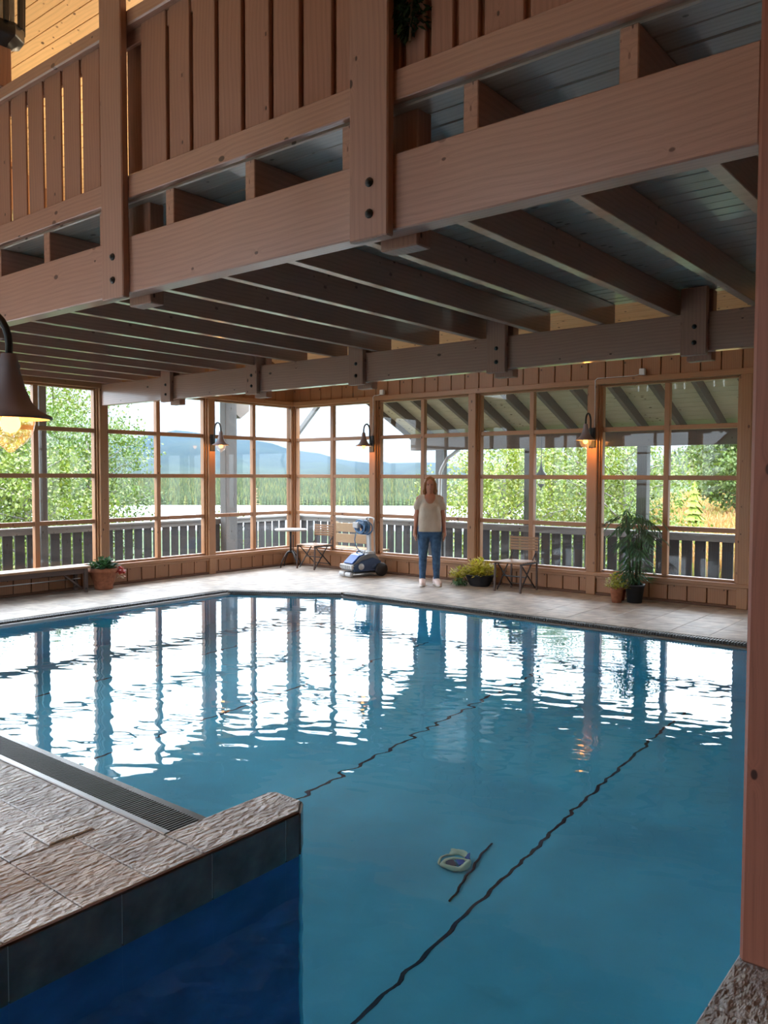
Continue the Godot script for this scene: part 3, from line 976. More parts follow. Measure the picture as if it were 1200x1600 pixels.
func build_landscape():
	var tone := noise_tex(0.01, Color(0.55, 0.6, 0.5), Color.WHITE, 51, 512)
	M.ground = mat(lin(0.04, 0.068, 0.022), 0.9, 0.3, tone, Vector3(0.02, 0.02, 0.02))
	M.fell = mat(lin(0.03, 0.045, 0.035), 0.95, 0.2, noise_tex(0.008, Color(0.6, 0.65, 0.6), Color(1.0, 1.0, 0.9), 52, 512), Vector3(0.0004, 0.0004, 0.0004))
	# hillside, then the fells
	var depths := [3.0, 8.0, 12.0, 13.5, 15.0, 16.5, 18.0, 19.5, 21.0, 25.0, 35.0, 50.0, 70.0, 100.0, 150.0, 220.0, 320.0, 450.0, 600.0, 700.0, 900.0, 1100.0, 1300.0, 1600.0, 2000.0, 2400.0, 2800.0]
	var fells := []
	for k in 34:
		fells.append(2800.0 + k * 200.0)
	terrain("hillside", depths, M.ground, "green slope falling from the house to the lake and rising beyond it", "hillside")
	terrain("mountain", fells, M.fell, "long blue mountain ridge on the horizon beyond the forest", "mountain")
	var lk := thing("lake", "pale lake in front of the forest below the mountains", "lake", Vector3.ZERO, 0.0, "", "structure")
	M.lake = mat(lin(0.35, 0.40, 0.42), 0.22, 0.6)
	var st := begin()
	for k in 40:
		var a0 := -600.0 + k * 45.0
		var a1 := a0 + 45.0
		quad_n(st, place(a0, 560, -40), place(a1, 560, -40), place(a1, 1330, -40), place(a0, 1330, -40), Vector3.UP)
	part(lk, "surface", finish(st), M.lake)
	var gb := thing("yard", "level grass yard behind the house", "lawn", Vector3.ZERO, 0.0, "", "structure")
	bx(gb, "turf", Vector3(-40, -1.3, 14.9), Vector3(60, -0.8, 80), M.ground, 0.0)
	# haze in the valley between the forest and the fells
	var fog := FogVolume.new()
	fog.name = "valley_haze"
	fog.size = Vector3(14000, 700, 3000)
	var fm := FogMaterial.new()
	fm.albedo = lin(0.066, 0.112, 0.165)
	fm.density = 0.0004
	fog.material = fm
	add_child(fog)
	tag(fog, "thin blue haze in the valley in front of the mountains", "haze", "", "stuff")
	fog.transform = Transform3D(Basis(Vector3(0, 1, 0), atan2(-CAM_F.x, -CAM_F.z)), place(600, 4300, 200))
	build_forest()
	build_trees()

func terrain(called, depths: Array, m, label, category):
	var st := begin(true)
	var step := 25.0
	var n := 108
	var grid := []
	for k in n + 1:
		var a := -700.0 + k * step
		var col := []
		for d in depths:
			var q := place(a, d, land_y(a, d))
			if q.x > -3.0 and q.z > -3.0:
				q.y = -6.0      # the ground is dug out under the house
			col.append(q)
		grid.append(col)
	for k in n:
		for j in depths.size() - 1:
			quad_n(st, grid[k][j], grid[k + 1][j], grid[k + 1][j + 1], grid[k][j + 1], Vector3.UP)
	st.index()
	st.generate_normals()
	var o := part(self, called, st.commit(), m)
	tag(o, label, category, "", "structure")

func spruce_mesh(tiers: int, segs: int) -> ArrayMesh:
	var st := begin()
	for k in tiers:
		var y0 := 0.08 + 0.92 * k / tiers
		var y1 := minf(1.0, y0 + 1.5 / tiers)
		var r := 0.17 * (1.0 - y0) + 0.015
		for i in segs:
			var a0 := TAU * (i + 0.37 * k) / segs
			var a1 := TAU * (i + 0.37 * k + 1) / segs
			var rr := r * (0.8 + 0.4 * ((i * 7 + k * 3) % 5) / 4.0)
			tri_out(st, Vector3(rr * cos(a0), y0, rr * sin(a0)), Vector3(r * cos(a1), y0 + 0.02, r * sin(a1)), Vector3(0, y1, 0), Vector3(0, y0, 0))
	return finish(st)

func scatter(parent, called, mesh, m, where: Array, tints: Array) -> MultiMeshInstance3D:
	var mm := MultiMesh.new()
	mm.transform_format = MultiMesh.TRANSFORM_3D
	mm.use_colors = true
	mm.mesh = mesh
	mm.instance_count = where.size()
	for i in where.size():
		mm.set_instance_transform(i, where[i])
		mm.set_instance_color(i, tints[i])
	var o := MultiMeshInstance3D.new()
	o.name = numbered(called) if parent == self else called
	o.multimesh = mm
	o.material_override = m
	parent.add_child(o, true)
	return o

func build_forest():
	var r := RandomNumberGenerator.new()
	r.seed = 91
	var where := []
	var tints := []
	while where.size() < 30000:
		var a := r.randf_range(-150.0, 1350.0)
		var d := 1110.0 + 1700.0 * pow(r.randf(), 1.7)
		if r.randf() < 0.12 and a > 1000.0:
			d = r.randf_range(150.0, 1000.0)
		if a > 700.0 and a < 960.0 and r.randf() < 0.6:
			continue
		var h := r.randf_range(9.0, 17.0)
		if d < 1000.0:
			h *= 0.6
		var p := place(a, d, land_y(a, d) - 0.5)
		where.append(Transform3D(Basis(Vector3.UP, r.randf() * TAU).scaled(Vector3(h * 1.15, h, h * 1.15)), p))
		var g := r.randf()
		tints.append(Color(0.026 + 0.05 * g * g, 0.036 + 0.042 * g, 0.018 + 0.006 * g) * r.randf_range(0.7, 1.2))
	var fm := leaf_mat(Color.WHITE, 0.9)
	fm.backlight_enabled = false
	var o := scatter(self, "forest", spruce_mesh(4, 5), fm, where, tints)
	tag(o, "dense spruce and birch forest beyond the lake", "forest", "", "stuff")
	# tall rusty grass on the slope
	where = []
	tints = []
	var tuft := begin()
	for k in 5:
		var a := TAU * k / 5.0
		var lean := Vector3(cos(a), 0, sin(a))
		var side := Vector3(-sin(a), 0, cos(a)) * 0.05
		quad_n(tuft, lean * 0.03 - side, lean * 0.03 + side, lean * 0.2 + side * 0.3 + Vector3(0, 1, 0), lean * 0.2 - side * 0.3 + Vector3(0, 1, 0), lean)
	for k in 9000:
		var a := r.randf_range(1000.0, 1320.0)
		var d := 28.0 + 90.0 * r.randf() * r.randf()
		var h := r.randf_range(0.5, 1.1)
		where.append(Transform3D(Basis(Vector3.UP, r.randf() * TAU).scaled(Vector3(1.6, h, 1.6)), place(a, d, land_y(a, d))))
		var g := r.randf()
		tints.append(Color(0.27, 0.125, 0.05).lerp(Color(0.17, 0.17, 0.04), g * g))
	o = scatter(self, "meadow_grass", finish(tuft), M.leaf, where, tints)
	tag(o, "tall rusty orange and yellow grass on the slope beyond the porch", "grass", "", "stuff")

func leaf_mesh(w: float) -> ArrayMesh:
	var st := begin()
	var a := Vector3(0, 0, 0)
	var b := Vector3(0.5 * w, 0.5, 0.05)
	var c := Vector3(0, 1.0, 0)
	var d := Vector3(-0.5 * w, 0.5, 0.05)
	quad_n(st, a, b, c, d, Vector3(0, 0, 1))
	return finish(st)

# a leafy tree: trunk, limbs, and leaves set along the limbs
func leafy_tree(called, label, at: Vector3, h: float, spread: float, leaves: int, leaf: float, tint: Color, seed_: int, low := 0.15):
	var r := RandomNumberGenerator.new()
	r.seed = seed_
	var t := thing(called, label, "tree", at, 0.0, "leafy trees outside the windows")
	var lean := Vector3(r.randf_range(-0.06, 0.06), 1, r.randf_range(-0.06, 0.06)) * h
	part(t, "trunk", tube([Vector3.ZERO, lean * 0.35 + Vector3(0.05, 0, 0.02), lean * 0.7, lean * 0.97], [h * 0.016, h * 0.012, h * 0.007, h * 0.002], 7), M.bark)
	var limbs := begin(true)
	var tips := []
	var n := 30
	for k in n:
		var s := low + (0.93 - low) * (k + r.randf()) / n
		var base := lean * s
		var az := k * 2.4 + r.randf() * 0.5
		var reach := spread * (0.35 + 0.75 * sin(PI * clampf((s - low) / (1.0 - low) * 0.8 + 0.15, 0.0, 1.0))) * r.randf_range(0.7, 1.1)
		var out := Vector3(cos(az), r.randf_range(0.25, 0.7), sin(az)) * reach
		var mid := base + out * 0.55 + Vector3(0, 0.04 * h * r.randf(), 0)
		var tip := base + out
		tube_on(limbs, [base, mid, tip], [h * 0.005, h * 0.003, h * 0.001], 4, false)
		tips.append([base, mid, tip])
	part(t, "limbs", finish(limbs), M.bark)
	var where := []
	var tints := []
	for i in leaves:
		var l = tips[r.randi() % tips.size()]
		var u := 1.0 - pow(r.randf(), 1.4)
		var p: Vector3 = l[0].lerp(l[1], u * 2.0) if u < 0.5 else l[1].lerp(l[2], u * 2.0 - 1.0)
		p += Vector3(r.randfn(), r.randfn() * 0.9, r.randfn()) * spread * 0.13
		var b := Basis.from_euler(Vector3(r.randf_range(-1.2, 1.2) + PI, r.randf() * TAU, r.randf_range(-1.0, 1.0)))
		where.append(Transform3D(b.scaled(Vector3.ONE * leaf * r.randf_range(0.7, 1.25)), p))
		var g := r.randf_range(0.65, 1.25)
		tints.append(Color(tint.r * g * r.randf_range(1.0, 1.35), tint.g * g, tint.b * g))
	var o := scatter(t, "leaves", leaf_mesh(0.75), M.leaf, where, tints)
	o.set_meta("kind", "stuff")
	return t

func build_trees():
	var yellow := Color(0.083, 0.128, 0.019)
	var green := Color(0.056, 0.101, 0.022)
	var spec := [
		["slender birch with thin light leaves outside the window behind the bench", 15.0, 36.0, 9.3, 3.3, 6500, green],
		["tall airy birch outside the gable windows beside a grey post", 92.0, 47.0, 11.8, 4.0, 7500, yellow],
		["leafy birch reaching over the railing behind the terracotta flower pot", 143.0, 42.0, 9.0, 3.3, 6000, green],
		["low green birch bush under the tall birch at the gable windows", 52.0, 33.0, 7.0, 3.2, 5200, yellow],
		["small birch shoots outside the window with the lit wall lamp near the corner", 348.0, 30.0, 5.4, 1.1, 900, yellow],
		["bright yellow-green willow in the window above the black planter tub", 785.0, 27.0, 7.2, 2.5, 6500, Color(0.101, 0.143, 0.017)],
		["broad bright green birch in the window behind the wooden chair", 862.0, 34.0, 9.7, 3.5, 7500, Color(0.083, 0.135, 0.022)],
		["tall loose birch between the porch lantern and the grey porch post", 915.0, 30.0, 9.0, 2.8, 5600, Color(0.079, 0.128, 0.022)],
		["rounded light green bush in the window behind the palm", 968.0, 27.0, 7.0, 2.1, 5200, Color(0.086, 0.135, 0.022)],
		["green birch at the edge of the rusty grass slope", 1152.0, 60.0, 8.5, 3.6, 4200, Color(0.064, 0.109, 0.022)],
	]
	for k in spec.size():
		var s = spec[k]
		var at := place(s[1], s[2], 0.0)
		at.y = land_y(s[1], s[2]) - 0.2
		leafy_tree("birch_tree", s[0], at, s[3], s[4], s[5] * 2, 0.11 if s[2] < 31.0 else 0.16 if s[2] < 50.0 else 0.3, s[6], 300 + k, 0.12)
	# a withered spruce
	var r := RandomNumberGenerator.new()
	r.seed = 8
	var dp := place(400.0, 60.0, 0.0)
	dp.y = -7.0
	var dt := thing("withered_spruce", "withered brown spruce outside the corner window of the gable wall", "tree", dp)
	part(dt, "trunk", tube([Vector3.ZERO, Vector3(0.05, 4, 0), Vector3(0, 8.0, 0.05)], [0.1, 0.07, 0.015], 6), M.dry_bark)
	var tw := begin()
	for k in 190:
		var y := r.randf_range(1.0, 7.8)
		var az := r.randf() * TAU
		var l := (8.6 - y) * 0.14 * r.randf_range(0.5, 1.2)
		tube_on(tw, [Vector3(0, y, 0), Vector3(cos(az) * l, y - 0.15 * l, sin(az) * l)], [0.02, 0.012], 3, false)
	part(dt, "twigs", finish(tw), M.dry_bark)
	# a young spruce on the rusty slope
	for q in [[1085.0, 48.0, 3.4], [1062.0, 66.0, 2.6], [1118.0, 75.0, 3.2]]:
		var p := place(q[0], q[1], 0.0)
		p.y = land_y(q[0], q[1])
		var y := thing("young_spruce", ["young light green spruce standing in the rusty grass", "small spruce in the grass between the palm and the taller young spruce", "young spruce at the edge of the forest hill"][0 if q[0] == 1085.0 else 1 if q[0] == 1062.0 else 2], "tree", p)
		M.young = mat(lin(0.16, 0.22, 0.03), 0.8, 0.3)
		part(y, "boughs", spruce_mesh(8, 9), M.young, Vector3.ZERO, Basis().scaled(Vector3(q[2] * 1.5, q[2], q[2] * 1.5)))
		part(y, "trunk", tube([Vector3(0, -0.2, 0), Vector3(0, q[2] * 0.4, 0)], 0.05, 6), M.dry_bark)
	# spruces in the yard behind the house
	for q in [[2.0, 22.0, 9.0, "tall dark spruce in the yard seen from the back windows, beside the house corner"], [5.5, 25.0, 11.0, "tallest dark spruce in the yard behind the back windows"], [9.5, 23.0, 8.0, "shorter dark spruce at the end of the yard behind the house"]]:
		var sp := thing("yard_spruce", q[3], "tree", Vector3(q[0], -0.8, q[1]))
		M.needles = mat(lin(0.03, 0.05, 0.025), 0.9, 0.3)
		part(sp, "boughs", spruce_mesh(12, 11), M.needles, Vector3.ZERO, Basis().scaled(Vector3(q[2] * 0.9, q[2], q[2] * 0.9)))
		part(sp, "trunk", tube([Vector3(0, -0.1, 0), Vector3(0, q[2] * 0.3, 0)], 0.14, 7), M.dry_bark)

# ---------------------------------------------------------------- furniture
func build_furniture():
	# folding chairs, slatted seat and back on thin crossed legs
	var ch := thing("folding_chair", "slatted wooden folding chair beside the small round table", "chair", Vector3(0.84, 0, 0.29), 0.0, "folding chairs by the windows")
	for s in [-1, 1]:
		var x: float = 0.215 * s
		bar(ch, "leg", Vector3(x, 0, 0.24), Vector3(x, 0.425, 0.22), 0.022, 0.03, M.dark_wood)
		bar(ch, "leg", Vector3(x, 0, -0.25), Vector3(x, 0.80, -0.25), 0.02, 0.028, M.dark_wood)
		bar(ch, "brace", Vector3(x * 0.9, 0.40, 0.18), Vector3(x * 0.9, 0.03, -0.24), 0.014, 0.02, M.iron)
		bar(ch, "brace", Vector3(x * 0.9, 0.55, -0.25), Vector3(x * 0.9, 0.02, 0.20), 0.014, 0.02, M.iron)
		bar(ch, "seat_rail", Vector3(x, 0.41, -0.23), Vector3(x, 0.41, 0.24), 0.02, 0.026, M.iron)
	bar(ch, "rung", Vector3(-0.2, 0.21, 0.02), Vector3(0.2, 0.21, 0.02), 0.016, 0.016, M.iron)
	bar(ch, "rung", Vector3(-0.2, 0.08, -0.19), Vector3(0.2, 0.08, -0.19), 0.014, 0.014, M.iron)
	for k in 7:
		bx(ch, "seat_slat", Vector3(-0.235, 0.425, -0.2 + k * 0.067), Vector3(0.235, 0.443, -0.2 + k * 0.067 + 0.058), M.slat, 0.004)
	for k in 5:
		bx(ch, "back_slat", Vector3(-0.24, 0.585 + k * 0.042, -0.238 - k * 0.002), Vector3(0.24, 0.585 + k * 0.042 + 0.033, -0.224 - k * 0.002), M.slat, 0.003)
	copy(ch, Vector3(5.10, 0, 0.46), 0.0, "slatted wooden folding chair between the black planter tub and the palm")
	# the small round table in the corner
	var tb := thing("bistro_table", "small round bistro table with a pale top in the window corner", "table", Vector3(0.38, 0, 0.45), 0.3)
	part(tb, "table_top", lathe([Vector2(0, 0.675), Vector2(0.285, 0.675), Vector2(0.295, 0.682), Vector2(0.295, 0.7), Vector2(0.288, 0.706), Vector2(0, 0.706)], 36), M.light_grey)
	part(tb, "column", tube([Vector3(0, 0.28, 0), Vector3(0, 0.675, 0)], 0.02, 10), M.iron)
	part(tb, "column", tube([Vector3(0.05, 0.28, 0), Vector3(0.05, 0.6, 0)], 0.01, 8), M.iron)
	part(tb, "collar", lathe([Vector2(0, 0.27), Vector2(0.05, 0.27), Vector2(0.05, 0.3), Vector2(0, 0.3)], 14), M.iron)
	for k in 4:
		var a := TAU * k / 4.0 + 0.5
		var d := Vector3(cos(a), 0, sin(a))
		part(tb, "leg", tube([d * 0.03 + Vector3(0, 0.3, 0), d * 0.08 + Vector3(0, 0.27, 0), d * 0.19 + Vector3(0, 0.12, 0), d * 0.215 + Vector3(0, 0.05, 0), d * 0.22 + Vector3(0, 0.0, 0)], 0.011, 8), M.iron)
	# a long bench under the gable windows
	var be := thing("long_bench", "long dark wooden bench against the wall under the gable windows", "bench", Vector3(0.28, 0, 6.0))
	bx(be, "seat", Vector3(-0.16, 0.345, -1.45), Vector3(0.18, 0.378, 1.7), M.slat, 0.006)
	for z in [-1.38, 0.1, 1.6]:
		bx(be, "leg", Vector3(0.12, 0, z - 0.025), Vector3(0.17, 0.345, z + 0.025), M.dark_wood)
		bx(be, "leg", Vector3(-0.15, 0, z - 0.025), Vector3(-0.1, 0.345, z + 0.025), M.dark_wood)
		bx(be, "rail", Vector3(-0.1, 0.29, z - 0.02), Vector3(0.12, 0.345, z + 0.02), M.dark_wood)
	bar(be, "brace", Vector3(0.1, 0.33, -1.0), Vector3(0.1, 0.05, -1.35), 0.025, 0.03, M.dark_wood)
	part(be, "stretcher", tube([Vector3(0.02, 0.19, -1.37), Vector3(0.02, 0.19, 1.62)], 0.008, 8), M.steel)
	bx(be, "apron", Vector3(0.125, 0.27, -1.4), Vector3(0.145, 0.345, 1.65), M.dark_wood)
	# white junction boxes with a lead running to the lamps
	for q in [[2.28, 2.08, "white junction box over the second porch window with a lead to the lamp beside it"], [6.84, 6.16, "white junction box over the fourth porch window with a lead to the glowing lamp"]]:
		var jb := thing("junction_box", q[2], "junction box", Vector3(q[0], 3.075, 0.125))
		bx(jb, "case", Vector3(-0.04, 0, -0.03), Vector3(0.04, 0.085, 0.03), M.white_plastic, 0.008)
		bx(jb, "lid", Vector3(-0.034, 0.006, 0.03), Vector3(0.034, 0.079, 0.036), M.white_plastic, 0.003)
		var dx: float = q[1] - q[0]
		part(jb, "lead", tube([Vector3(-0.03, 0.01, 0.0), Vector3(-0.1, -0.003, 0.005), Vector3(dx + 0.03, -0.003, 0.006), Vector3(dx, -0.03, 0.01), Vector3(dx, -0.2, 0.004), Vector3(dx, -0.78, 0.004)], 0.006, 6), M.white_plastic)
	build_robot()
	build_mask()

func build_robot():
	# trolley: base plate, wheels, mast, handle and the reel of cable hung on it
	var turn := -0.32
	var at := Vector3(2.2, 0, 0.56)
	var cd := thing("cleaner_trolley", "grey trolley with a tall handle carrying the pool cleaning robot", "trolley", at, turn)
	bx(cd, "platform", Vector3(-0.18, 0.055, -0.30), Vector3(0.18, 0.075, 0.26), M.grey, 0.006)
	for s in [-1, 1]:
		part(cd, "wheel", lathe([Vector2(0, -0.03), Vector2(0.10, -0.03), Vector2(0.115, -0.018), Vector2(0.115, 0.018), Vector2(0.10, 0.03), Vector2(0, 0.03)], 20), M.black, Vector3(0.235 * s, 0.115, -0.24), Basis(Vector3(0, 0, 1), PI / 2))
		bar(cd, "upright", Vector3(0.12 * s, 0.07, -0.2), Vector3(0.12 * s, 0.80, -0.16), 0.02, 0.02, M.steel)
	bar(cd, "mast", Vector3(0.0, 0.07, -0.16), Vector3(0.0, 0.76, -0.13), 0.085, 0.035, M.light_grey, Vector3(0, 0, 1))
	part(cd, "handle", tube([Vector3(-0.12, 0.78, -0.16), Vector3(-0.12, 0.94, -0.16), Vector3(-0.10, 0.975, -0.16), Vector3(0.1, 0.975, -0.16), Vector3(0.12, 0.95, -0.16), Vector3(0.12, 0.78, -0.16)], 0.013, 8), M.steel)
	bx(cd, "reel_bracket", Vector3(-0.06, 0.74, -0.13), Vector3(0.06, 0.88, -0.02), M.navy, 0.015)
	bx(cd, "power_unit", Vector3(-0.19, 0.80, 0.0), Vector3(-0.02, 0.90, 0.08), M.light_grey, 0.015)
	# the cable
	var cb := thing("cable_coil", "coil of blue floating cable hung over the trolley's mast", "cable", at, turn)
	var st := begin(true)
	var r := RandomNumberGenerator.new()
	r.seed = 4
	var pts := []
	for k in 170:
		var a := k * 0.37
		var q := k / 170.0
		var rr := 0.112 + 0.034 * sin(k * 0.21)
		pts.append(Vector3(0.01 + rr * 1.25 * cos(a), 0.82 + rr * 0.85 * sin(a), -0.02 + 0.075 * sin(k * 0.047)))
	tube_on(st, pts, 0.012, 6)
	part(cb, "coil", finish(st), M.cable)
	part(cb, "loose_end", tube([Vector3(-0.1, 0.74, 0.05), Vector3(-0.13, 0.6, 0.07), Vector3(-0.1, 0.48, 0.05), Vector3(-0.07, 0.40, 0.0), Vector3(0.0, 0.37, -0.03)], 0.009, 6), M.cable)
	# the robot
	var rb := thing("pool_robot", "blue and grey pool cleaning robot with brush rollers resting on its trolley", "pool robot", at + Vector3(0, 0.075, 0), turn)
	var hull := [Vector2(-0.24, 0.03), Vector2(0.29, 0.03), Vector2(0.30, 0.12), Vector2(0.24, 0.15), Vector2(0.12, 0.265), Vector2(0.0, 0.30), Vector2(-0.16, 0.30), Vector2(-0.24, 0.2)]
	part(rb, "body", slab(PackedVector2Array(hull), 0.34), M.grey, Vector3.ZERO, Basis(Vector3(0, 1, 0), -PI / 2))
	var hood := [Vector2(0.265, 0.145), Vector2(0.275, 0.16), Vector2(0.135, 0.285), Vector2(0.03, 0.305), Vector2(0.03, 0.28)]
	part(rb, "hood", slab(PackedVector2Array(hood), 0.27), M.blue, Vector3.ZERO, Basis(Vector3(0, 1, 0), -PI / 2))
	for s in [-1, 1]:
		part(rb, "track_cover", slab(PackedVector2Array([Vector2(-0.25, 0.02), Vector2(0.27, 0.02), Vector2(0.29, 0.1), Vector2(0.1, 0.2), Vector2(-0.1, 0.24), Vector2(-0.25, 0.18)]), 0.04), M.navy if s > 0 else M.grey, Vector3(0.19 * s, 0, 0), Basis(Vector3(0, 1, 0), -PI / 2))
		part(rb, "side_wheel", lathe([Vector2(0, -0.012), Vector2(0.05, -0.012), Vector2(0.055, 0.0), Vector2(0.05, 0.012), Vector2(0, 0.012)], 16), M.light_grey, Vector3(0.212 * s, 0.10, 0.14), Basis(Vector3(0, 0, 1), PI / 2))
		part(rb, "side_wheel", lathe([Vector2(0, -0.012), Vector2(0.045, -0.012), Vector2(0.05, 0.0), Vector2(0.045, 0.012), Vector2(0, 0.012)], 16), M.navy, Vector3(0.212 * s, 0.09, -0.12), Basis(Vector3(0, 0, 1), PI / 2))
	bx(rb, "bumper", Vector3(-0.2, 0.055, 0.26), Vector3(0.2, 0.13, 0.325), M.light_grey, 0.025)
	for k in 6:
		bx(rb, "grille_rib", Vector3(-0.165 + k * 0.058, 0.065, 0.318), Vector3(-0.15 + k * 0.058, 0.12, 0.332), M.grey, 0.003)
	for s in [-1, 1]:
		part(rb, "brush_roller", lathe([Vector2(0, -0.085), Vector2(0.036, -0.085), Vector2(0.04, -0.075), Vector2(0.04, 0.075), Vector2(0.036, 0.085), Vector2(0, 0.085)], 14), M.light_grey, Vector3(0.1 * s, -0.03, 0.31), Basis(Vector3(0, 0, 1), PI / 2))
	part(rb, "handle", tube([Vector3(-0.11, 0.28, 0.06), Vector3(-0.11, 0.335, 0.02), Vector3(-0.09, 0.35, 0.0), Vector3(0.09, 0.35, 0.0), Vector3(0.11, 0.335, 0.02), Vector3(0.11, 0.28, 0.06)], 0.014, 8), M.light_grey)
	bx(rb, "rear_float", Vector3(-0.13, 0.29, -0.17), Vector3(0.13, 0.335, -0.05), M.light_grey, 0.015)

func build_mask():
	# a diving mask lying on the bottom of the pool
	var mk := thing("diving_mask", "pale green and blue diving mask lying on the pool bottom", "diving mask", Vector3(8.11, POOL_FLOOR, 6.5), 0.9)
	var pale := mat(lin(0.55, 0.72, 0.55), 0.4, 0.5)
	var ring := []
	for k in 25:
		var a := TAU * k / 24.0
		ring.append(Vector3(0.095 * cos(a), 0.03 + 0.006 * sin(3 * a), 0.055 * sin(a) * (1.0 - 0.25 * absf(cos(a)))))
	part(mk, "skirt", tube(ring, 0.02, 8), pale)
	bx(mk, "lens", Vector3(-0.07, 0.035, -0.035), Vector3(-0.008, 0.042, 0.035), M.navy, 0.003)
	bx(mk, "lens", Vector3(0.008, 0.035, -0.035), Vector3(0.07, 0.042, 0.035), M.blue, 0.003)
	var strap := []
	for k in 13:
		var a := PI * k / 12.0
		strap.append(Vector3(0.105 * cos(a), 0.012, -0.03 - 0.12 * sin(a)))
	part(mk, "strap", tube(strap, 0.011, 6), pale)
	var bl := part(mk, "buckle", box(Vector3(0.03, 0.025, 0.04), 0.006), M.blue, Vector3(0.1, 0.03, -0.04))
	var rope := thing("string", "thin dark string lying on the pool bottom beside the diving mask", "string", Vector3(8.22, POOL_FLOOR + 0.008, 6.5))
	part(rope, "strand", tube([Vector3(-0.05, 0, -0.36), Vector3(-0.02, 0, -0.1), Vector3(0.02, 0, 0.12), Vector3(0.06, 0, 0.34)], 0.008, 6), M.seam)

# ---------------------------------------------------------------- plants
func clump(parent, called, n: int, radius: Vector3, centre: Vector3, leaf: float, width: float, tint: Color, seed_: int, droop := 0.0):
	var r := RandomNumberGenerator.new()
	r.seed = seed_
	var where := []
	var tints := []
	for i in n:
		var d := Vector3(r.randfn(), absf(r.randfn()) * 0.9 + 0.1, r.randfn()).normalized() * pow(r.randf(), 0.4)
		var p := centre + d * radius
		var b := Basis.looking_at(Vector3(d.x + r.randf_range(-0.6, 0.6), 0.1 - droop, d.z + r.randf_range(-0.6, 0.6)).normalized(), Vector3.UP) * Basis(Vector3(1, 0, 0), -PI / 2 + r.randf_range(-0.5, 0.7))
		where.append(Transform3D(b.scaled(Vector3.ONE * leaf * r.randf_range(0.7, 1.2)), p))
		var g := r.randf_range(0.6, 1.3)
		tints.append(Color(tint.r * g, tint.g * g * r.randf_range(0.85, 1.1), tint.b * g))
	var o := scatter(parent, called, leaf_mesh(width), M.leaf, where, tints)
	o.set_meta("kind", "stuff")
	return o

func pot_profile(rb: float, rt: float, h: float) -> Array:
	return [Vector2(0, 0), Vector2(rb, 0), Vector2(rb + (rt - rb) * 0.8, h * 0.78), Vector2(rt - 0.004, h * 0.8), Vector2(rt, h * 0.82), Vector2(rt, h), Vector2(rt - 0.018, h), Vector2(rt - 0.03, h * 0.86), Vector2(0, h * 0.86)]

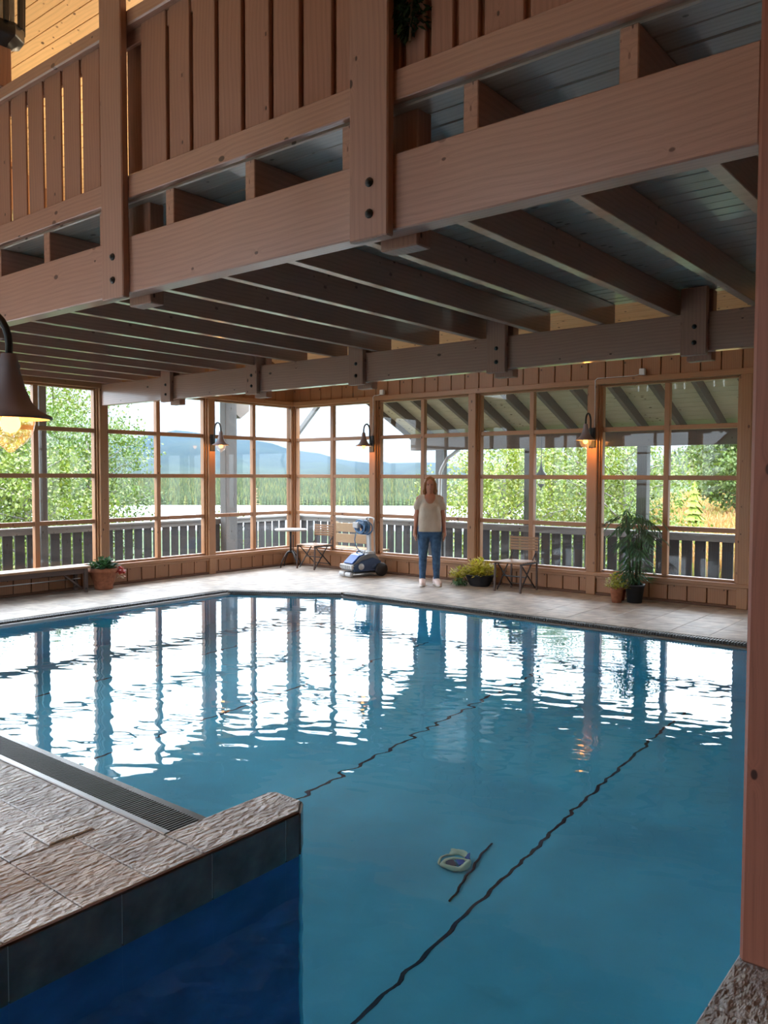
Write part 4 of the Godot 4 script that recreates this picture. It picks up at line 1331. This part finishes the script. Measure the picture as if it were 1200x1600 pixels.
func build_plants():
	var p := thing("flower_pot", "large terracotta pot of dark green leaves and trailing red flowers beside the long bench", "potted plant", Vector3(0.33, 0, 4.27))
	part(p, "pot", lathe([Vector2(0, 0), Vector2(0.125, 0), Vector2(0.135, 0.02), Vector2(0.13, 0.045), Vector2(0.195, 0.25), Vector2(0.205, 0.252), Vector2(0.215, 0.265), Vector2(0.215, 0.315), Vector2(0.2, 0.318), Vector2(0.19, 0.29), Vector2(0, 0.285)], 32), M.terracotta)
	part(p, "soil", lathe([Vector2(0, 0.28), Vector2(0.188, 0.28), Vector2(0.0, 0.3)], 20), M.soil)
	clump(p, "leaves", 420, Vector3(0.2, 0.15, 0.2), Vector3(0, 0.29, 0), 0.085, 0.55, Color(0.05, 0.12, 0.06), 61)
	clump(p, "flowers", 130, Vector3(0.09, 0.1, 0.09), Vector3(0.13, 0.25, -0.17), 0.05, 0.9, Color(0.55, 0.06, 0.05), 62, 0.6)
	clump(p, "pale_flowers", 14, Vector3(0.05, 0.07, 0.05), Vector3(0.16, 0.17, -0.19), 0.05, 0.9, Color(0.7, 0.5, 0.4), 63, 0.6)
	# the low black tub
	var t := thing("planter_tub", "low black oval tub of yellow-green leafy plants on the deck", "potted plant", Vector3(4.42, 0, 0.37))
	part(t, "tub", lathe([Vector2(0, 0), Vector2(0.15, 0), Vector2(0.17, 0.02), Vector2(0.235, 0.16), Vector2(0.245, 0.165), Vector2(0.245, 0.18), Vector2(0.225, 0.18), Vector2(0.215, 0.15), Vector2(0, 0.15)], 28), M.black, Vector3.ZERO, Basis().scaled(Vector3(1, 1, 0.75)))
	clump(t, "leaves", 620, Vector3(0.27, 0.26, 0.19), Vector3(0.0, 0.15, 0), 0.075, 0.6, Color(0.62, 0.55, 0.09), 64)
	clump(t, "side_leaves", 260, Vector3(0.17, 0.17, 0.15), Vector3(-0.3, 0.09, 0.06), 0.07, 0.6, Color(0.55, 0.52, 0.08), 65)
	clump(t, "trailing_leaves", 150, Vector3(0.12, 0.12, 0.12), Vector3(-0.27, 0.03, 0.13), 0.06, 0.55, Color(0.16, 0.30, 0.17), 66, 0.5)
	# the palm and the two small pots at its foot
	var b := thing("bamboo_palm", "tall bamboo palm with drooping dark green leaves in a black pot", "potted plant", Vector3(6.90, 0, 0.42))
	part(b, "pot", lathe([Vector2(0, 0), Vector2(0.095, 0), Vector2(0.125, 0.22), Vector2(0.135, 0.225), Vector2(0.135, 0.25), Vector2(0.12, 0.25), Vector2(0.115, 0.2), Vector2(0, 0.2)], 24), M.black)
	var r := RandomNumberGenerator.new()
	r.seed = 17
	var stems := begin(true)
	var where := []
	var tints := []
	for k in 7:
		var az := TAU * k / 7.0 + r.randf() * 0.5
		var hgt := [0.96, 0.74, 1.06, 0.88, 0.62, 1.0, 0.8][k] as float
		var lean := Vector3(cos(az), 0, sin(az)) * r.randf_range(0.03, 0.13)
		var base := Vector3(cos(az), 0, sin(az)) * 0.05 + Vector3(0, 0.18, 0)
		var tip := base + lean + Vector3(0, hgt, 0)
		tube_on(stems, [base, base.lerp(tip, 0.5) + lean * 0.1, tip], [0.011, 0.009, 0.006], 6)
		for f in 8:
			var crown := f < 5
			var s := r.randf_range(0.9, 1.0) if crown else r.randf_range(0.3, 0.8)
			var root := base.lerp(tip, s)
			var fa := az + TAU * f / 5.0 + r.randf_range(-0.5, 0.5) if crown else r.randf() * TAU
			var out := Vector3(cos(fa), 0, sin(fa))
			var reach := r.randf_range(0.22, 0.36) if crown else r.randf_range(0.1, 0.2)
			var pts := []
			for q in 6:
				var u := q / 5.0
				pts.append(root + out * reach * u + Vector3(0, reach * (0.75 * u - 1.05 * u * u), 0))
			tube_on(stems, pts, 0.0025, 4, false)
			for q in 9:
				var u := 0.3 + 0.7 * q / 8.0
				var at := root + out * reach * u + Vector3(0, reach * (0.75 * u - 1.05 * u * u), 0)
				var side := out.cross(Vector3.UP) * (1.0 if q % 2 == 0 else -1.0)
				var dir := (out * 0.7 + side * 0.55 + Vector3(0, -0.5 - 0.6 * r.randf(), 0)).normalized()
				var nz := dir.cross(side).normalized()
				where.append(Transform3D(Basis(nz.cross(dir) * -1.0, dir, nz).orthonormalized().scaled(Vector3.ONE * r.randf_range(0.11, 0.19)), at))
				var g := r.randf_range(0.6, 1.35)
				tints.append(Color(0.085 * g, 0.17 * g, 0.105 * g))
	part(b, "canes", finish(stems), mat(lin(0.05, 0.07, 0.03), 0.6, 0.4))
	var o := scatter(b, "leaves", leaf_mesh(0.16), M.leaf, where, tints)
	o.set_meta("kind", "stuff")
	clump(b, "low_leaves", 110, Vector3(0.19, 0.2, 0.19), Vector3(-0.04, 0.3, 0), 0.15, 0.2, Color(0.09, 0.18, 0.11), 67, 0.4)
	var s := thing("small_pot", "small terracotta pot of bushy yellow-green leaves in front of the palm", "potted plant", Vector3(6.715, 0, 0.58))
	part(s, "pot", lathe(pot_profile(0.062, 0.09, 0.2), 22), M.terracotta)
	clump(s, "leaves", 330, Vector3(0.16, 0.2, 0.15), Vector3(0, 0.19, 0), 0.055, 0.55, Color(0.48, 0.48, 0.07), 68)
	var s2 := thing("small_pot", "bright orange clay pot tucked between the palm and the terracotta pot", "potted plant", Vector3(6.66, 0, 0.35))
	part(s2, "pot", lathe(pot_profile(0.065, 0.088, 0.16), 22), M.terracotta_red)
	clump(s2, "leaves", 150, Vector3(0.12, 0.16, 0.12), Vector3(0, 0.15, 0), 0.06, 0.4, Color(0.09, 0.16, 0.05), 69)
	# a plant hanging over the balcony beside the post
	var iv := thing("hanging_plant", "dark green hanging plant on the balcony railing beside a post", "hanging plant", Vector3(9.05, 3.48, 8.285))
	clump(iv, "leaves", 520, Vector3(0.075, 0.6, 0.03), Vector3(-0.02, 0.02, 0), 0.05, 0.5, Color(0.03, 0.06, 0.025), 70, 0.6)
	part(iv, "stem", tube([Vector3(0, 0.6, -0.01), Vector3(0.01, 0.3, 0.0), Vector3(-0.01, 0.0, 0.0)], 0.006, 5), M.dry_bark)

# ---------------------------------------------------------------- lamps
# a swan-neck wall lamp; own axes: z out of the wall, origin at the wall plate's middle
func wall_lamp(label, at: Vector3, turn: float, k: float, energy: float, glow: float):
	var l := thing("wall_lamp", label, "lamp", at, turn, "swan-neck wall lamps")
	bx(l, "wall_plate", Vector3(-0.05, -0.16, 0) * k, Vector3(0.05, 0.12, 0.022) * k, M.iron, 0.008)
	var neck := []
	for j in 4:
		neck.append(Vector3(0, -0.05 + 0.06 * j, 0.03 + 0.012 * j) * k)
	for j in 13:
		var a := PI * j / 12.0
		neck.append(Vector3(0, 0.20 + 0.115 * sin(a), 0.145 - 0.08 * cos(a) ) * k)
	neck.append(Vector3(0, 0.155, 0.225) * k)
	part(l, "neck", tube(neck, 0.013 * k, 8), M.iron)
	var ax := Vector3(0, 0, 0.225) * k
	var shade := [Vector2(0.132, -0.065), Vector2(0.142, -0.063), Vector2(0.140, -0.055), Vector2(0.10, -0.035), Vector2(0.072, -0.003), Vector2(0.052, 0.045), Vector2(0.04, 0.09), Vector2(0.034, 0.11), Vector2(0.036, 0.125), Vector2(0.03, 0.14), Vector2(0.027, 0.165), Vector2(0.0, 0.168)]
	var inner := [Vector2(0.132, -0.065), Vector2(0.09, -0.04), Vector2(0.06, 0.0), Vector2(0.03, 0.06), Vector2(0.0, 0.08)]
	var st := begin(true)
	lathe_on(st, shade.map(func(v): return v * k), 28, Transform3D(Basis(), ax))
	lathe_on(st, inner.map(func(v): return v * k), 28, Transform3D(Basis(), ax))
	part(l, "shade", finish(st), M.shade)
	var gl := [Vector2(0.0, -0.185), Vector2(0.012, -0.182), Vector2(0.02, -0.172), Vector2(0.055, -0.145), Vector2(0.075, -0.115), Vector2(0.083, -0.08), Vector2(0.083, -0.05)]
	part(l, "globe", lathe(gl.map(func(v): return v * k), 24), M.globe, ax)
	var bulb := mat(Color(1, 0.75, 0.4), 0.5, 0.5)
	bulb.emission_enabled = true
	bulb.emission = Color(1.0, 0.68, 0.30)
	bulb.emission_energy_multiplier = glow
	var bl := [Vector2(0, -0.115), Vector2(0.02, -0.11), Vector2(0.033, -0.092), Vector2(0.034, -0.075), Vector2(0.024, -0.05), Vector2(0.016, -0.03), Vector2(0.0, -0.028)]
	part(l, "bulb", lathe(bl.map(func(v): return v * k), 16), bulb, ax)
	part(l, "socket", lathe([Vector2(0, -0.035), Vector2(0.02, -0.035), Vector2(0.022, 0.0), Vector2(0, 0.02)].map(func(v): return v * k), 12), M.iron, ax)
	var o := OmniLight3D.new()
	o.name = "bulb_light"
	o.position = ax + Vector3(0, -0.08, 0) * k
	o.light_color = Color(1.0, 0.68, 0.30)
	o.light_energy = energy
	o.light_size = 0.03 * k
	o.omni_range = 30.0
	o.omni_attenuation = 2.0
	o.shadow_enabled = true
	l.add_child(o)

func build_lamps():
	M.shade = mat(lin(0.24, 0.205, 0.225), 0.55, 0.4)
	var gm := StandardMaterial3D.new()
	gm.albedo_color = Color(1.0, 0.93, 0.8, 0.012)
	gm.transparency = BaseMaterial3D.TRANSPARENCY_ALPHA
	gm.roughness = 0.0
	M.globe = gm
	wall_lamp("swan-neck wall lamp on the post beside the window corner of the gable wall", Vector3(0.12, 2.26, 2.05), PI / 2, 1.0, 0.03, 1.6)
	wall_lamp("swan-neck wall lamp on the first post of the porch wall above the robot", Vector3(2.05, 2.26, 0.12), 0.0, 1.0, 0.03, 1.6)
	wall_lamp("glowing orange swan-neck wall lamp on the post beside the palm", Vector3(6.125, 2.26, 0.12), 0.0, 1.0, 0.06, 1.5)
	# the large one close to the viewer, on the pillar
	var dir := Vector3(0.778, 0, -0.628)
	wall_lamp("large dark swan-neck wall lamp with a bright bulb over the stone platform", Vector3(8.25, 1.96, 9.587) - dir * 0.225, atan2(dir.x, dir.z), 1.0, 0.05, 2.0)
	# up-lighters on the loft wash the pine ceiling
	for x in [2.2, 5.4, 8.6]:
		var beside: String = {2.2: "close to the gable wall", 5.4: "behind the balcony lantern", 8.6: "behind the hanging plant"}[x]
		var up := thing("loft_uplighter", "bowl shaped up-lighter on the mezzanine floor %s" % beside, "lamp", Vector3(x, 3.28, 5.6), 0.0, "up-lighters on the mezzanine")
		part(up, "stand", lathe([Vector2(0, 0), Vector2(0.14, 0), Vector2(0.14, 0.02), Vector2(0.015, 0.03), Vector2(0.015, 0.95), Vector2(0, 0.96)], 16), M.iron)
		part(up, "bowl", lathe([Vector2(0, 0.94), Vector2(0.1, 0.96), Vector2(0.18, 1.03), Vector2(0.2, 1.08), Vector2(0.19, 1.08), Vector2(0.0, 1.0)], 20), M.iron)
		var gm2 := mat(Color(1, 0.85, 0.6), 0.5, 0.5)
		gm2.emission_enabled = true
		gm2.emission = Color(1.0, 0.82, 0.55)
		gm2.emission_energy_multiplier = 3.0
		part(up, "bulb", lathe([Vector2(0, 1.01), Vector2(0.05, 1.03), Vector2(0.06, 1.07), Vector2(0.03, 1.12), Vector2(0, 1.125)], 14), gm2)
		var o := OmniLight3D.new()
		o.name = "bulb_light"
		o.position = Vector3(0, 1.07, 0)
		o.light_color = Color(1.0, 0.92, 0.78)
		o.light_energy = 1.1
		o.light_size = 0.05
		o.omni_range = 30.0
		o.omni_attenuation = 2.0
		o.shadow_enabled = true
		up.add_child(o)
	# a lantern on a short post of the balcony
	var la := thing("balcony_lantern", "black lantern on a short wooden post above the balcony handrail", "lantern", Vector3(5.585, 4.285, 8.28))
	bx(la, "stake", Vector3(-0.05, 0, -0.05), Vector3(0.05, 0.27, 0.05), M.post, 0.006)
	part(la, "foot", lathe([Vector2(0, 0.26), Vector2(0.07, 0.265), Vector2(0.08, 0.285), Vector2(0.11, 0.30), Vector2(0.145, 0.315), Vector2(0.15, 0.33), Vector2(0.15, 0.40), Vector2(0, 0.405)], 8), M.iron, Vector3.ZERO, Basis(Vector3.UP, 0.2))
	for k in 8:
		var a := TAU * k / 8.0 + 0.2
		var d := Vector3(cos(a), 0, sin(a))
		bar(la, "corner_bar", d * 0.142 + Vector3(0, 0.39, 0), d * 0.15 + Vector3(0, 0.78, 0), 0.03, 0.03, M.iron)
		var e := Vector3(cos(a + PI / 4), 0, sin(a + PI / 4))
		var g := begin()
		quad_n(g, d * 0.14 + Vector3(0, 0.40, 0), e * 0.14 + Vector3(0, 0.40, 0), e * 0.145 + Vector3(0, 0.77, 0), d * 0.145 + Vector3(0, 0.77, 0), d + e)
		part(la, "pane", finish(g), M.glass)
	part(la, "cap", lathe([Vector2(0, 0.77), Vector2(0.19, 0.77), Vector2(0.18, 0.80), Vector2(0.07, 0.89), Vector2(0.02, 0.92), Vector2(0, 0.97)], 8), M.iron, Vector3.ZERO, Basis(Vector3.UP, 0.2))
	part(la, "candle", lathe([Vector2(0, 0.40), Vector2(0.03, 0.40), Vector2(0.03, 0.6), Vector2(0, 0.6)], 12), M.white_plastic)

# ---------------------------------------------------------------- the person
# each bone: [from, to, radius, radius, flatten]; the field of all bones, softly joined, is meshed as surface nets
func flesh(bones: Array, k: float, cell: float, cuts: Array) -> ArrayMesh:
	var lo := Vector3.ONE * 1e9
	var hi := -lo
	for b in bones:
		var r: float = maxf(b[2], b[3]) + cell * 3
		for e in 2:
			lo = lo.min(b[e] - Vector3.ONE * r)
			hi = hi.max(b[e] + Vector3.ONE * r)
	var n := Vector3i(((hi - lo) / cell).ceil()) + Vector3i.ONE
	var f := PackedFloat32Array()
	f.resize(n.x * n.y * n.z)
	f.fill(1.0)
	var sy := n.x
	var sz := n.x * n.y
	for b in bones:
		var flat: float = b[4] if b.size() > 4 else 1.0
		var pa: Vector3 = b[0]
		var pb: Vector3 = b[1]
		var ra: float = b[2]
		var rb: float = b[3]
		var m := maxf(ra, rb) + k + cell * 2
		var i0 := Vector3i(((pa.min(pb) - Vector3.ONE * m - lo) / cell).floor()).clamp(Vector3i.ZERO, n - Vector3i.ONE)
		var i1 := Vector3i(((pa.max(pb) + Vector3.ONE * m - lo) / cell).ceil()).clamp(Vector3i.ZERO, n - Vector3i.ONE)
		var ab := pb - pa
		ab.z /= flat
		var inv := 1.0 / maxf(ab.length_squared(), 1e-8)
		for z in range(i0.z, i1.z + 1):
			for y in range(i0.y, i1.y + 1):
				for x in range(i0.x, i1.x + 1):
					var p := lo + Vector3(x, y, z) * cell - pa
					p.z /= flat
					var t := clampf(p.dot(ab) * inv, 0.0, 1.0)
					var d := (p - ab * t).length() - lerpf(ra, rb, t)
					var at := x + y * sy + z * sz
					var o := f[at]
					var h := maxf(k - absf(o - d), 0.0) / k
					f[at] = minf(o, d) - h * h * k * 0.25
	for c in cuts:
		var q: Vector3 = c[0]
		var nrm: Vector3 = c[1]
		for z in n.z:
			for y in n.y:
				for x in n.x:
					var at := x + y * sy + z * sz
					if f[at] < cell * 3.0:
						f[at] = maxf(f[at], (lo + Vector3(x, y, z) * cell - q).dot(nrm))
	# surface nets
	var id := {}
	var vs := PackedVector3Array()
	var corner := [0, 1, sy, sy + 1, sz, sz + 1, sz + sy, sz + sy + 1]
	var off := [Vector3(0, 0, 0), Vector3(1, 0, 0), Vector3(0, 1, 0), Vector3(1, 1, 0), Vector3(0, 0, 1), Vector3(1, 0, 1), Vector3(0, 1, 1), Vector3(1, 1, 1)]
	var edges := [[0, 1], [2, 3], [4, 5], [6, 7], [0, 2], [1, 3], [4, 6], [5, 7], [0, 4], [1, 5], [2, 6], [3, 7]]
	for z in n.z - 1:
		for y in n.y - 1:
			for x in n.x - 1:
				var at := x + y * sy + z * sz
				var inside := 0
				for q in 8:
					if f[at + corner[q]] < 0.0:
						inside += 1
				if inside == 0 or inside == 8:
					continue
				var s := Vector3.ZERO
				var c := 0
				for e in edges:
					var fa := f[at + corner[e[0]]]
					var fb := f[at + corner[e[1]]]
					if (fa < 0.0) != (fb < 0.0):
						s += off[e[0]].lerp(off[e[1]], fa / (fa - fb))
						c += 1
				id[at] = vs.size()
				vs.append(lo + (Vector3(x, y, z) + s / c) * cell)
	var ix := PackedInt32Array()
	var strides := [1, sy, sz]
	for at in id:
		var here := f[at] < 0.0
		for ax in 3:
			var s0: int = strides[ax]
			if at + s0 >= f.size() or (f[at + s0] < 0.0) == here:
				continue
			var s1: int = strides[(ax + 1) % 3]
			var s2: int = strides[(ax + 2) % 3]
			if not (id.has(at - s1) and id.has(at - s2) and id.has(at - s1 - s2)):
				continue
			var a: int = id[at]
			var b: int = id[at - s1]
			var c: int = id[at - s1 - s2]
			var d: int = id[at - s2]
			if here:
				ix.append_array(PackedInt32Array([a, c, b, a, d, c]))
			else:
				ix.append_array(PackedInt32Array([a, b, c, a, c, d]))
	var ns := PackedVector3Array()
	ns.resize(vs.size())
	for t in range(0, ix.size(), 3):
		var nn := (vs[ix[t + 2]] - vs[ix[t]]).cross(vs[ix[t + 1]] - vs[ix[t]])
		for q in 3:
			ns[ix[t + q]] += nn
	for i in ns.size():
		ns[i] = ns[i].normalized()
	var arr := []
	arr.resize(Mesh.ARRAY_MAX)
	arr[Mesh.ARRAY_VERTEX] = vs
	arr[Mesh.ARRAY_NORMAL] = ns
	arr[Mesh.ARRAY_INDEX] = ix
	var m := ArrayMesh.new()
	if vs.size():
		m.add_surface_from_arrays(Mesh.PRIMITIVE_TRIANGLES, arr)
	return m

func merged(meshes: Array) -> ArrayMesh:
	var st := SurfaceTool.new()
	st.begin(Mesh.PRIMITIVE_TRIANGLES)
	for m in meshes:
		st.append_from(m, 0, Transform3D())
	return st.commit()

func V(x, y, z) -> Vector3:
	return Vector3(x, y, z)

func build_person():
	var p := thing("person", "person in a cream short-sleeved top, blue jeans and pale pink trainers standing on the deck", "person", Vector3(3.80, 0, 0.83), 0.66)
	var skin := mat(lin(0.46, 0.22, 0.15), 0.5, 0.4)
	skin.subsurf_scatter_enabled = true
	skin.subsurf_scatter_strength = 0.1
	var weave := noise_tex(0.06, Color(0.82, 0.82, 0.82), Color.WHITE, 71, 256)
	var shirt := mat(lin(0.60, 0.54, 0.46), 0.9, 0.2, noise_tex(0.02, Color(0.88, 0.86, 0.84), Color.WHITE, 72, 256), Vector3(1.5, 0.7, 1.5))
	var denim := mat(lin(0.10, 0.19, 0.32), 0.85, 0.2, noise_tex(0.02, Color(0.62, 0.66, 0.72), Color.WHITE, 73, 256), Vector3(2, 2, 2))
	var hairm := mat(lin(0.36, 0.17, 0.07), 0.5, 0.45, weave, Vector3(6, 2, 6))
	var rose := mat(lin(0.80, 0.68, 0.66), 0.7, 0.3)
	var sole := mat(lin(0.75, 0.72, 0.70), 0.6, 0.3)
	var dark := mat(lin(0.06, 0.045, 0.045), 0.5, 0.4)
	# skin: head, neck, chest, arms with hands
	var body := [
		[V(0, 1.515, 0.005), V(0, 1.585, -0.012), 0.066, 0.077, 1.12],
		[V(0, 1.465, 0.032), V(0, 1.50, 0.03), 0.044, 0.055, 1.0],
		[V(0, 1.36, -0.01), V(0, 1.47, 0.0), 0.056, 0.05],
		[V(-0.12, 1.345, -0.005), V(0.12, 1.345, -0.005), 0.055, 0.055],
		[V(0, 1.1, 0.0), V(0, 1.3, 0.0), 0.115, 0.12, 0.75],
		[V(-0.06, 0.88, 0.0), V(0.06, 0.88, 0.0), 0.10, 0.10, 0.8],
		[V(0, 0.85, 0.0), V(0, 1.1, 0.0), 0.13, 0.11, 0.75],
	]
	var limbs := []
	for s in [-1.0, 1.0]:
		limbs.append([V(0.165 * s, 1.335, -0.01), V(0.205 * s, 1.07, -0.025), 0.05, 0.04])
		limbs.append([V(0.205 * s, 1.07, -0.025), V(0.222 * s, 0.845, 0.02), 0.038, 0.026])
		limbs.append([V(0.222 * s, 0.845, 0.02), V(0.226 * s, 0.79, 0.03), 0.024, 0.033])
		body.append([V(0.09 * s, 0.82, 0.0), V(0.103 * s, 0.46, 0.012), 0.07, 0.05])
		body.append([V(0.105 * s, 0.46, 0.012), V(0.11 * s, 0.09, -0.01), 0.052, 0.035])
	body.append_array(limbs)
	var hands := []
	for s in [-1.0, 1.0]:
		var wrist := V(0.223 * s, 0.835, 0.022)
		var hb := [[wrist, V(0.226 * s, 0.775, 0.033), 0.02, 0.026, 1.3], [V(0.226 * s, 0.80, 0.012), V(0.226 * s, 0.762, 0.05), 0.014, 0.014]]
		for q in 4:
			var z := 0.008 + q * 0.0165
			var l: float = [0.058, 0.07, 0.074, 0.066][q]
			var kn := V(0.228 * s, 0.763, z)
			var mid := kn + V(-0.004 * s, -l * 0.5, 0.004)
			hb.append([kn, mid, 0.0095, 0.009])
			hb.append([mid, mid + V(-0.014 * s, -l * 0.46, 0.005), 0.009, 0.0072])
		hb.append([V(0.222 * s, 0.80, 0.05), V(0.212 * s, 0.765, 0.074), 0.012, 0.0105])
		hb.append([V(0.212 * s, 0.765, 0.074), V(0.204 * s, 0.735, 0.078), 0.0105, 0.008])
		hands.append(flesh(hb, 0.006, 0.0055, []))
	# the head carries a face: brow, nose, cheeks, lips, ears
	var face := [
		[V(0, 1.515, 0.005), V(0, 1.585, -0.012), 0.066, 0.077, 1.12],
		[V(0, 1.462, 0.04), V(0, 1.50, 0.03), 0.034, 0.052],
		[V(0, 1.40, -0.006), V(0, 1.48, 0.0), 0.05, 0.05],
		[V(0, 1.553, 0.078), V(0, 1.522, 0.093), 0.008, 0.0125],
		[V(-0.028, 1.575, 0.062), V(0.028, 1.575, 0.062), 0.012, 0.012],
		[V(-0.018, 1.488, 0.074), V(0.018, 1.488, 0.074), 0.0085, 0.0085],
	]
	for s in [-1.0, 1.0]:
		face.append([V(0.034 * s, 1.52, 0.052), V(0.036 * s, 1.51, 0.048), 0.024, 0.024])
		face.append([V(0.073 * s, 1.555, -0.005), V(0.073 * s, 1.525, -0.002), 0.014, 0.01])
	var skin_mesh := merged([flesh(body, 0.03, 0.012, []), flesh(face, 0.012, 0.006, []), hands[0], hands[1]])
	part(p, "body", skin_mesh, skin)
	var eyes := begin(true)
	for s in [-1.0, 1.0]:
		lathe_on(eyes, [Vector2(0, -0.0055), Vector2(0.010, -0.003), Vector2(0.011, 0), Vector2(0.010, 0.003), Vector2(0, 0.0055)], 10, Transform3D(Basis(), V(0.028 * s, 1.553, 0.073)))
	part(p, "eyes", finish(eyes), dark)
	var lips := begin(true)
	tube_on(lips, [V(-0.021, 1.49, 0.078), V(0, 1.487, 0.0845), V(0.021, 1.49, 0.078)], [0.003, 0.0055, 0.003], 6)
	part(p, "lips", finish(lips), mat(lin(0.36, 0.10, 0.09), 0.5, 0.4))
	# hair down to the shoulders
	var hair := [
		[V(0, 1.565, -0.04), V(0, 1.60, -0.025), 0.082, 0.078, 1.05],
		[V(0, 1.46, -0.055), V(0, 1.57, -0.045), 0.066, 0.08],
		[V(0, 1.37, -0.065), V(0, 1.46, -0.06), 0.05, 0.066],
	]
	for s in [-1.0, 1.0]:
		hair.append([V(0.05 * s, 1.635, 0.03), V(0.08 * s, 1.56, 0.03), 0.022, 0.019])
		hair.append([V(0.08 * s, 1.56, 0.028), V(0.088 * s, 1.46, 0.025), 0.02, 0.024])
		hair.append([V(0.088 * s, 1.46, 0.025), V(0.085 * s, 1.345, 0.05), 0.024, 0.015])
		hair.append([V(0.075 * s, 1.50, -0.03), V(0.085 * s, 1.36, -0.015), 0.034, 0.03])
		hair.append([V(0.0, 1.655, 0.012), V(0.045 * s, 1.638, 0.03), 0.024, 0.022])
	part(p, "hair", flesh(hair, 0.02, 0.008, [[V(0, 1.553, 0.078), V(0, -0.35, 0.94)]]), hairm)
	# loose top with short sleeves and a scooped neck
	var top := [
		[V(-0.115, 1.338, -0.008), V(0.115, 1.338, -0.008), 0.06, 0.06],
		[V(0, 1.12, 0.008), V(0, 1.31, 0.0), 0.15, 0.13, 0.75],
		[V(-0.05, 0.86, 0.008), V(-0.03, 1.15, 0.01), 0.165, 0.13, 0.82],
		[V(0.05, 0.86, 0.008), V(0.03, 1.15, 0.01), 0.165, 0.13, 0.82],
		[V(-0.065, 1.2, 0.06), V(0.065, 1.2, 0.06), 0.072, 0.072],
	]
	for s in [-1.0, 1.0]:
		top.append([V(0.15 * s, 1.335, -0.008), V(0.195 * s, 1.21, -0.018), 0.057, 0.059])
	part(p, "top", neckline(top), shirt)
	# jeans
	var jeans := [[V(-0.05, 0.80, 0.0), V(0.05, 0.80, 0.0), 0.09, 0.09, 0.95], [V(-0.07, 0.86, 0.0), V(0.07, 0.86, 0.0), 0.128, 0.128, 0.88]]
	for s in [-1.0, 1.0]:
		jeans.append([V(0.088 * s, 0.83, 0.0), V(0.102 * s, 0.47, 0.014), 0.1, 0.067])
		jeans.append([V(0.102 * s, 0.47, 0.014), V(0.11 * s, 0.075, -0.012), 0.062, 0.046])
		jeans.append([V(0.102 * s, 0.38, -0.012), V(0.106 * s, 0.27, -0.02), 0.058, 0.055])
	part(p, "jeans", flesh(jeans, 0.018, 0.011, [[V(0, 0.085, 0), V(0, -1, 0)], [V(0, 0.96, 0), V(0, 1, 0)]]), denim)
	# trainers, toes turned a little outwards
	for s in [-1.0, 1.0]:
		var sh := Node3D.new()
		sh.name = "shoe"
		p.add_child(sh, true)
		sh.position = V(0.11 * s, 0, -0.005)
		sh.scale = V(1.12, 1.05, 1.12)
		sh.rotation.y = 0.12 * s + 0.1
		part(sh, "upper", flesh([[V(0, 0.07, -0.04), V(0, 0.105, -0.025), 0.042, 0.043], [V(0, 0.055, -0.045), V(0, 0.05, 0.12), 0.04, 0.037], [V(0, 0.085, 0.0), V(0, 0.055, 0.11), 0.038, 0.032], [V(0, 0.045, 0.12), V(0, 0.042, 0.155), 0.037, 0.028]], 0.02, 0.008, [[V(0, 0.022, 0), V(0, -1, 0)]]), rose)
		part(sh, "sole", flesh([[V(0, 0.018, -0.05), V(0, 0.018, 0.13), 0.042, 0.04], [V(0, 0.02, 0.13), V(0, 0.026, 0.16), 0.038, 0.028]], 0.01, 0.008, [[V(0, 0.0, 0), V(0, -1, 0)], [V(0, 0.03, 0), V(0, 1, 0)]]), sole)
		var lc := begin(true)
		for q in 4:
			var z := 0.02 + q * 0.022
			tube_on(lc, [V(-0.024, 0.115 - q * 0.012, z), V(0, 0.124 - q * 0.0125, z + 0.006), V(0.024, 0.115 - q * 0.012, z)], 0.0035, 5)
		part(sh, "laces", finish(lc), dark)

# the top's shape with the neck scooped out and the sleeves and hem cut straight
func neckline(bones: Array) -> ArrayMesh:
	var m := flesh(bones, 0.03, 0.011, [[V(0, 0.835, 0), V(0, -1, 0)]])
	var arr := m.surface_get_arrays(0)
	var v: PackedVector3Array = arr[Mesh.ARRAY_VERTEX]
	var ix: PackedInt32Array = arr[Mesh.ARRAY_INDEX]
	var keep := PackedInt32Array()
	for t in range(0, ix.size(), 3):
		var c := (v[ix[t]] + v[ix[t + 1]] + v[ix[t + 2]]) / 3.0
		var q := Vector2(c.x / 0.085, (c.y - 1.40) / (0.135 if c.z > 0.0 else 0.06))
		if q.length() < 1.0:
			continue
		if absf(c.x) > 0.13 and c.y < 1.165 and absf(c.x) > 0.175:
			continue
		keep.append_array(PackedInt32Array([ix[t], ix[t + 1], ix[t + 2]]))
	arr[Mesh.ARRAY_INDEX] = keep
	var o := ArrayMesh.new()
	o.add_surface_from_arrays(Mesh.PRIMITIVE_TRIANGLES, arr)
	return o
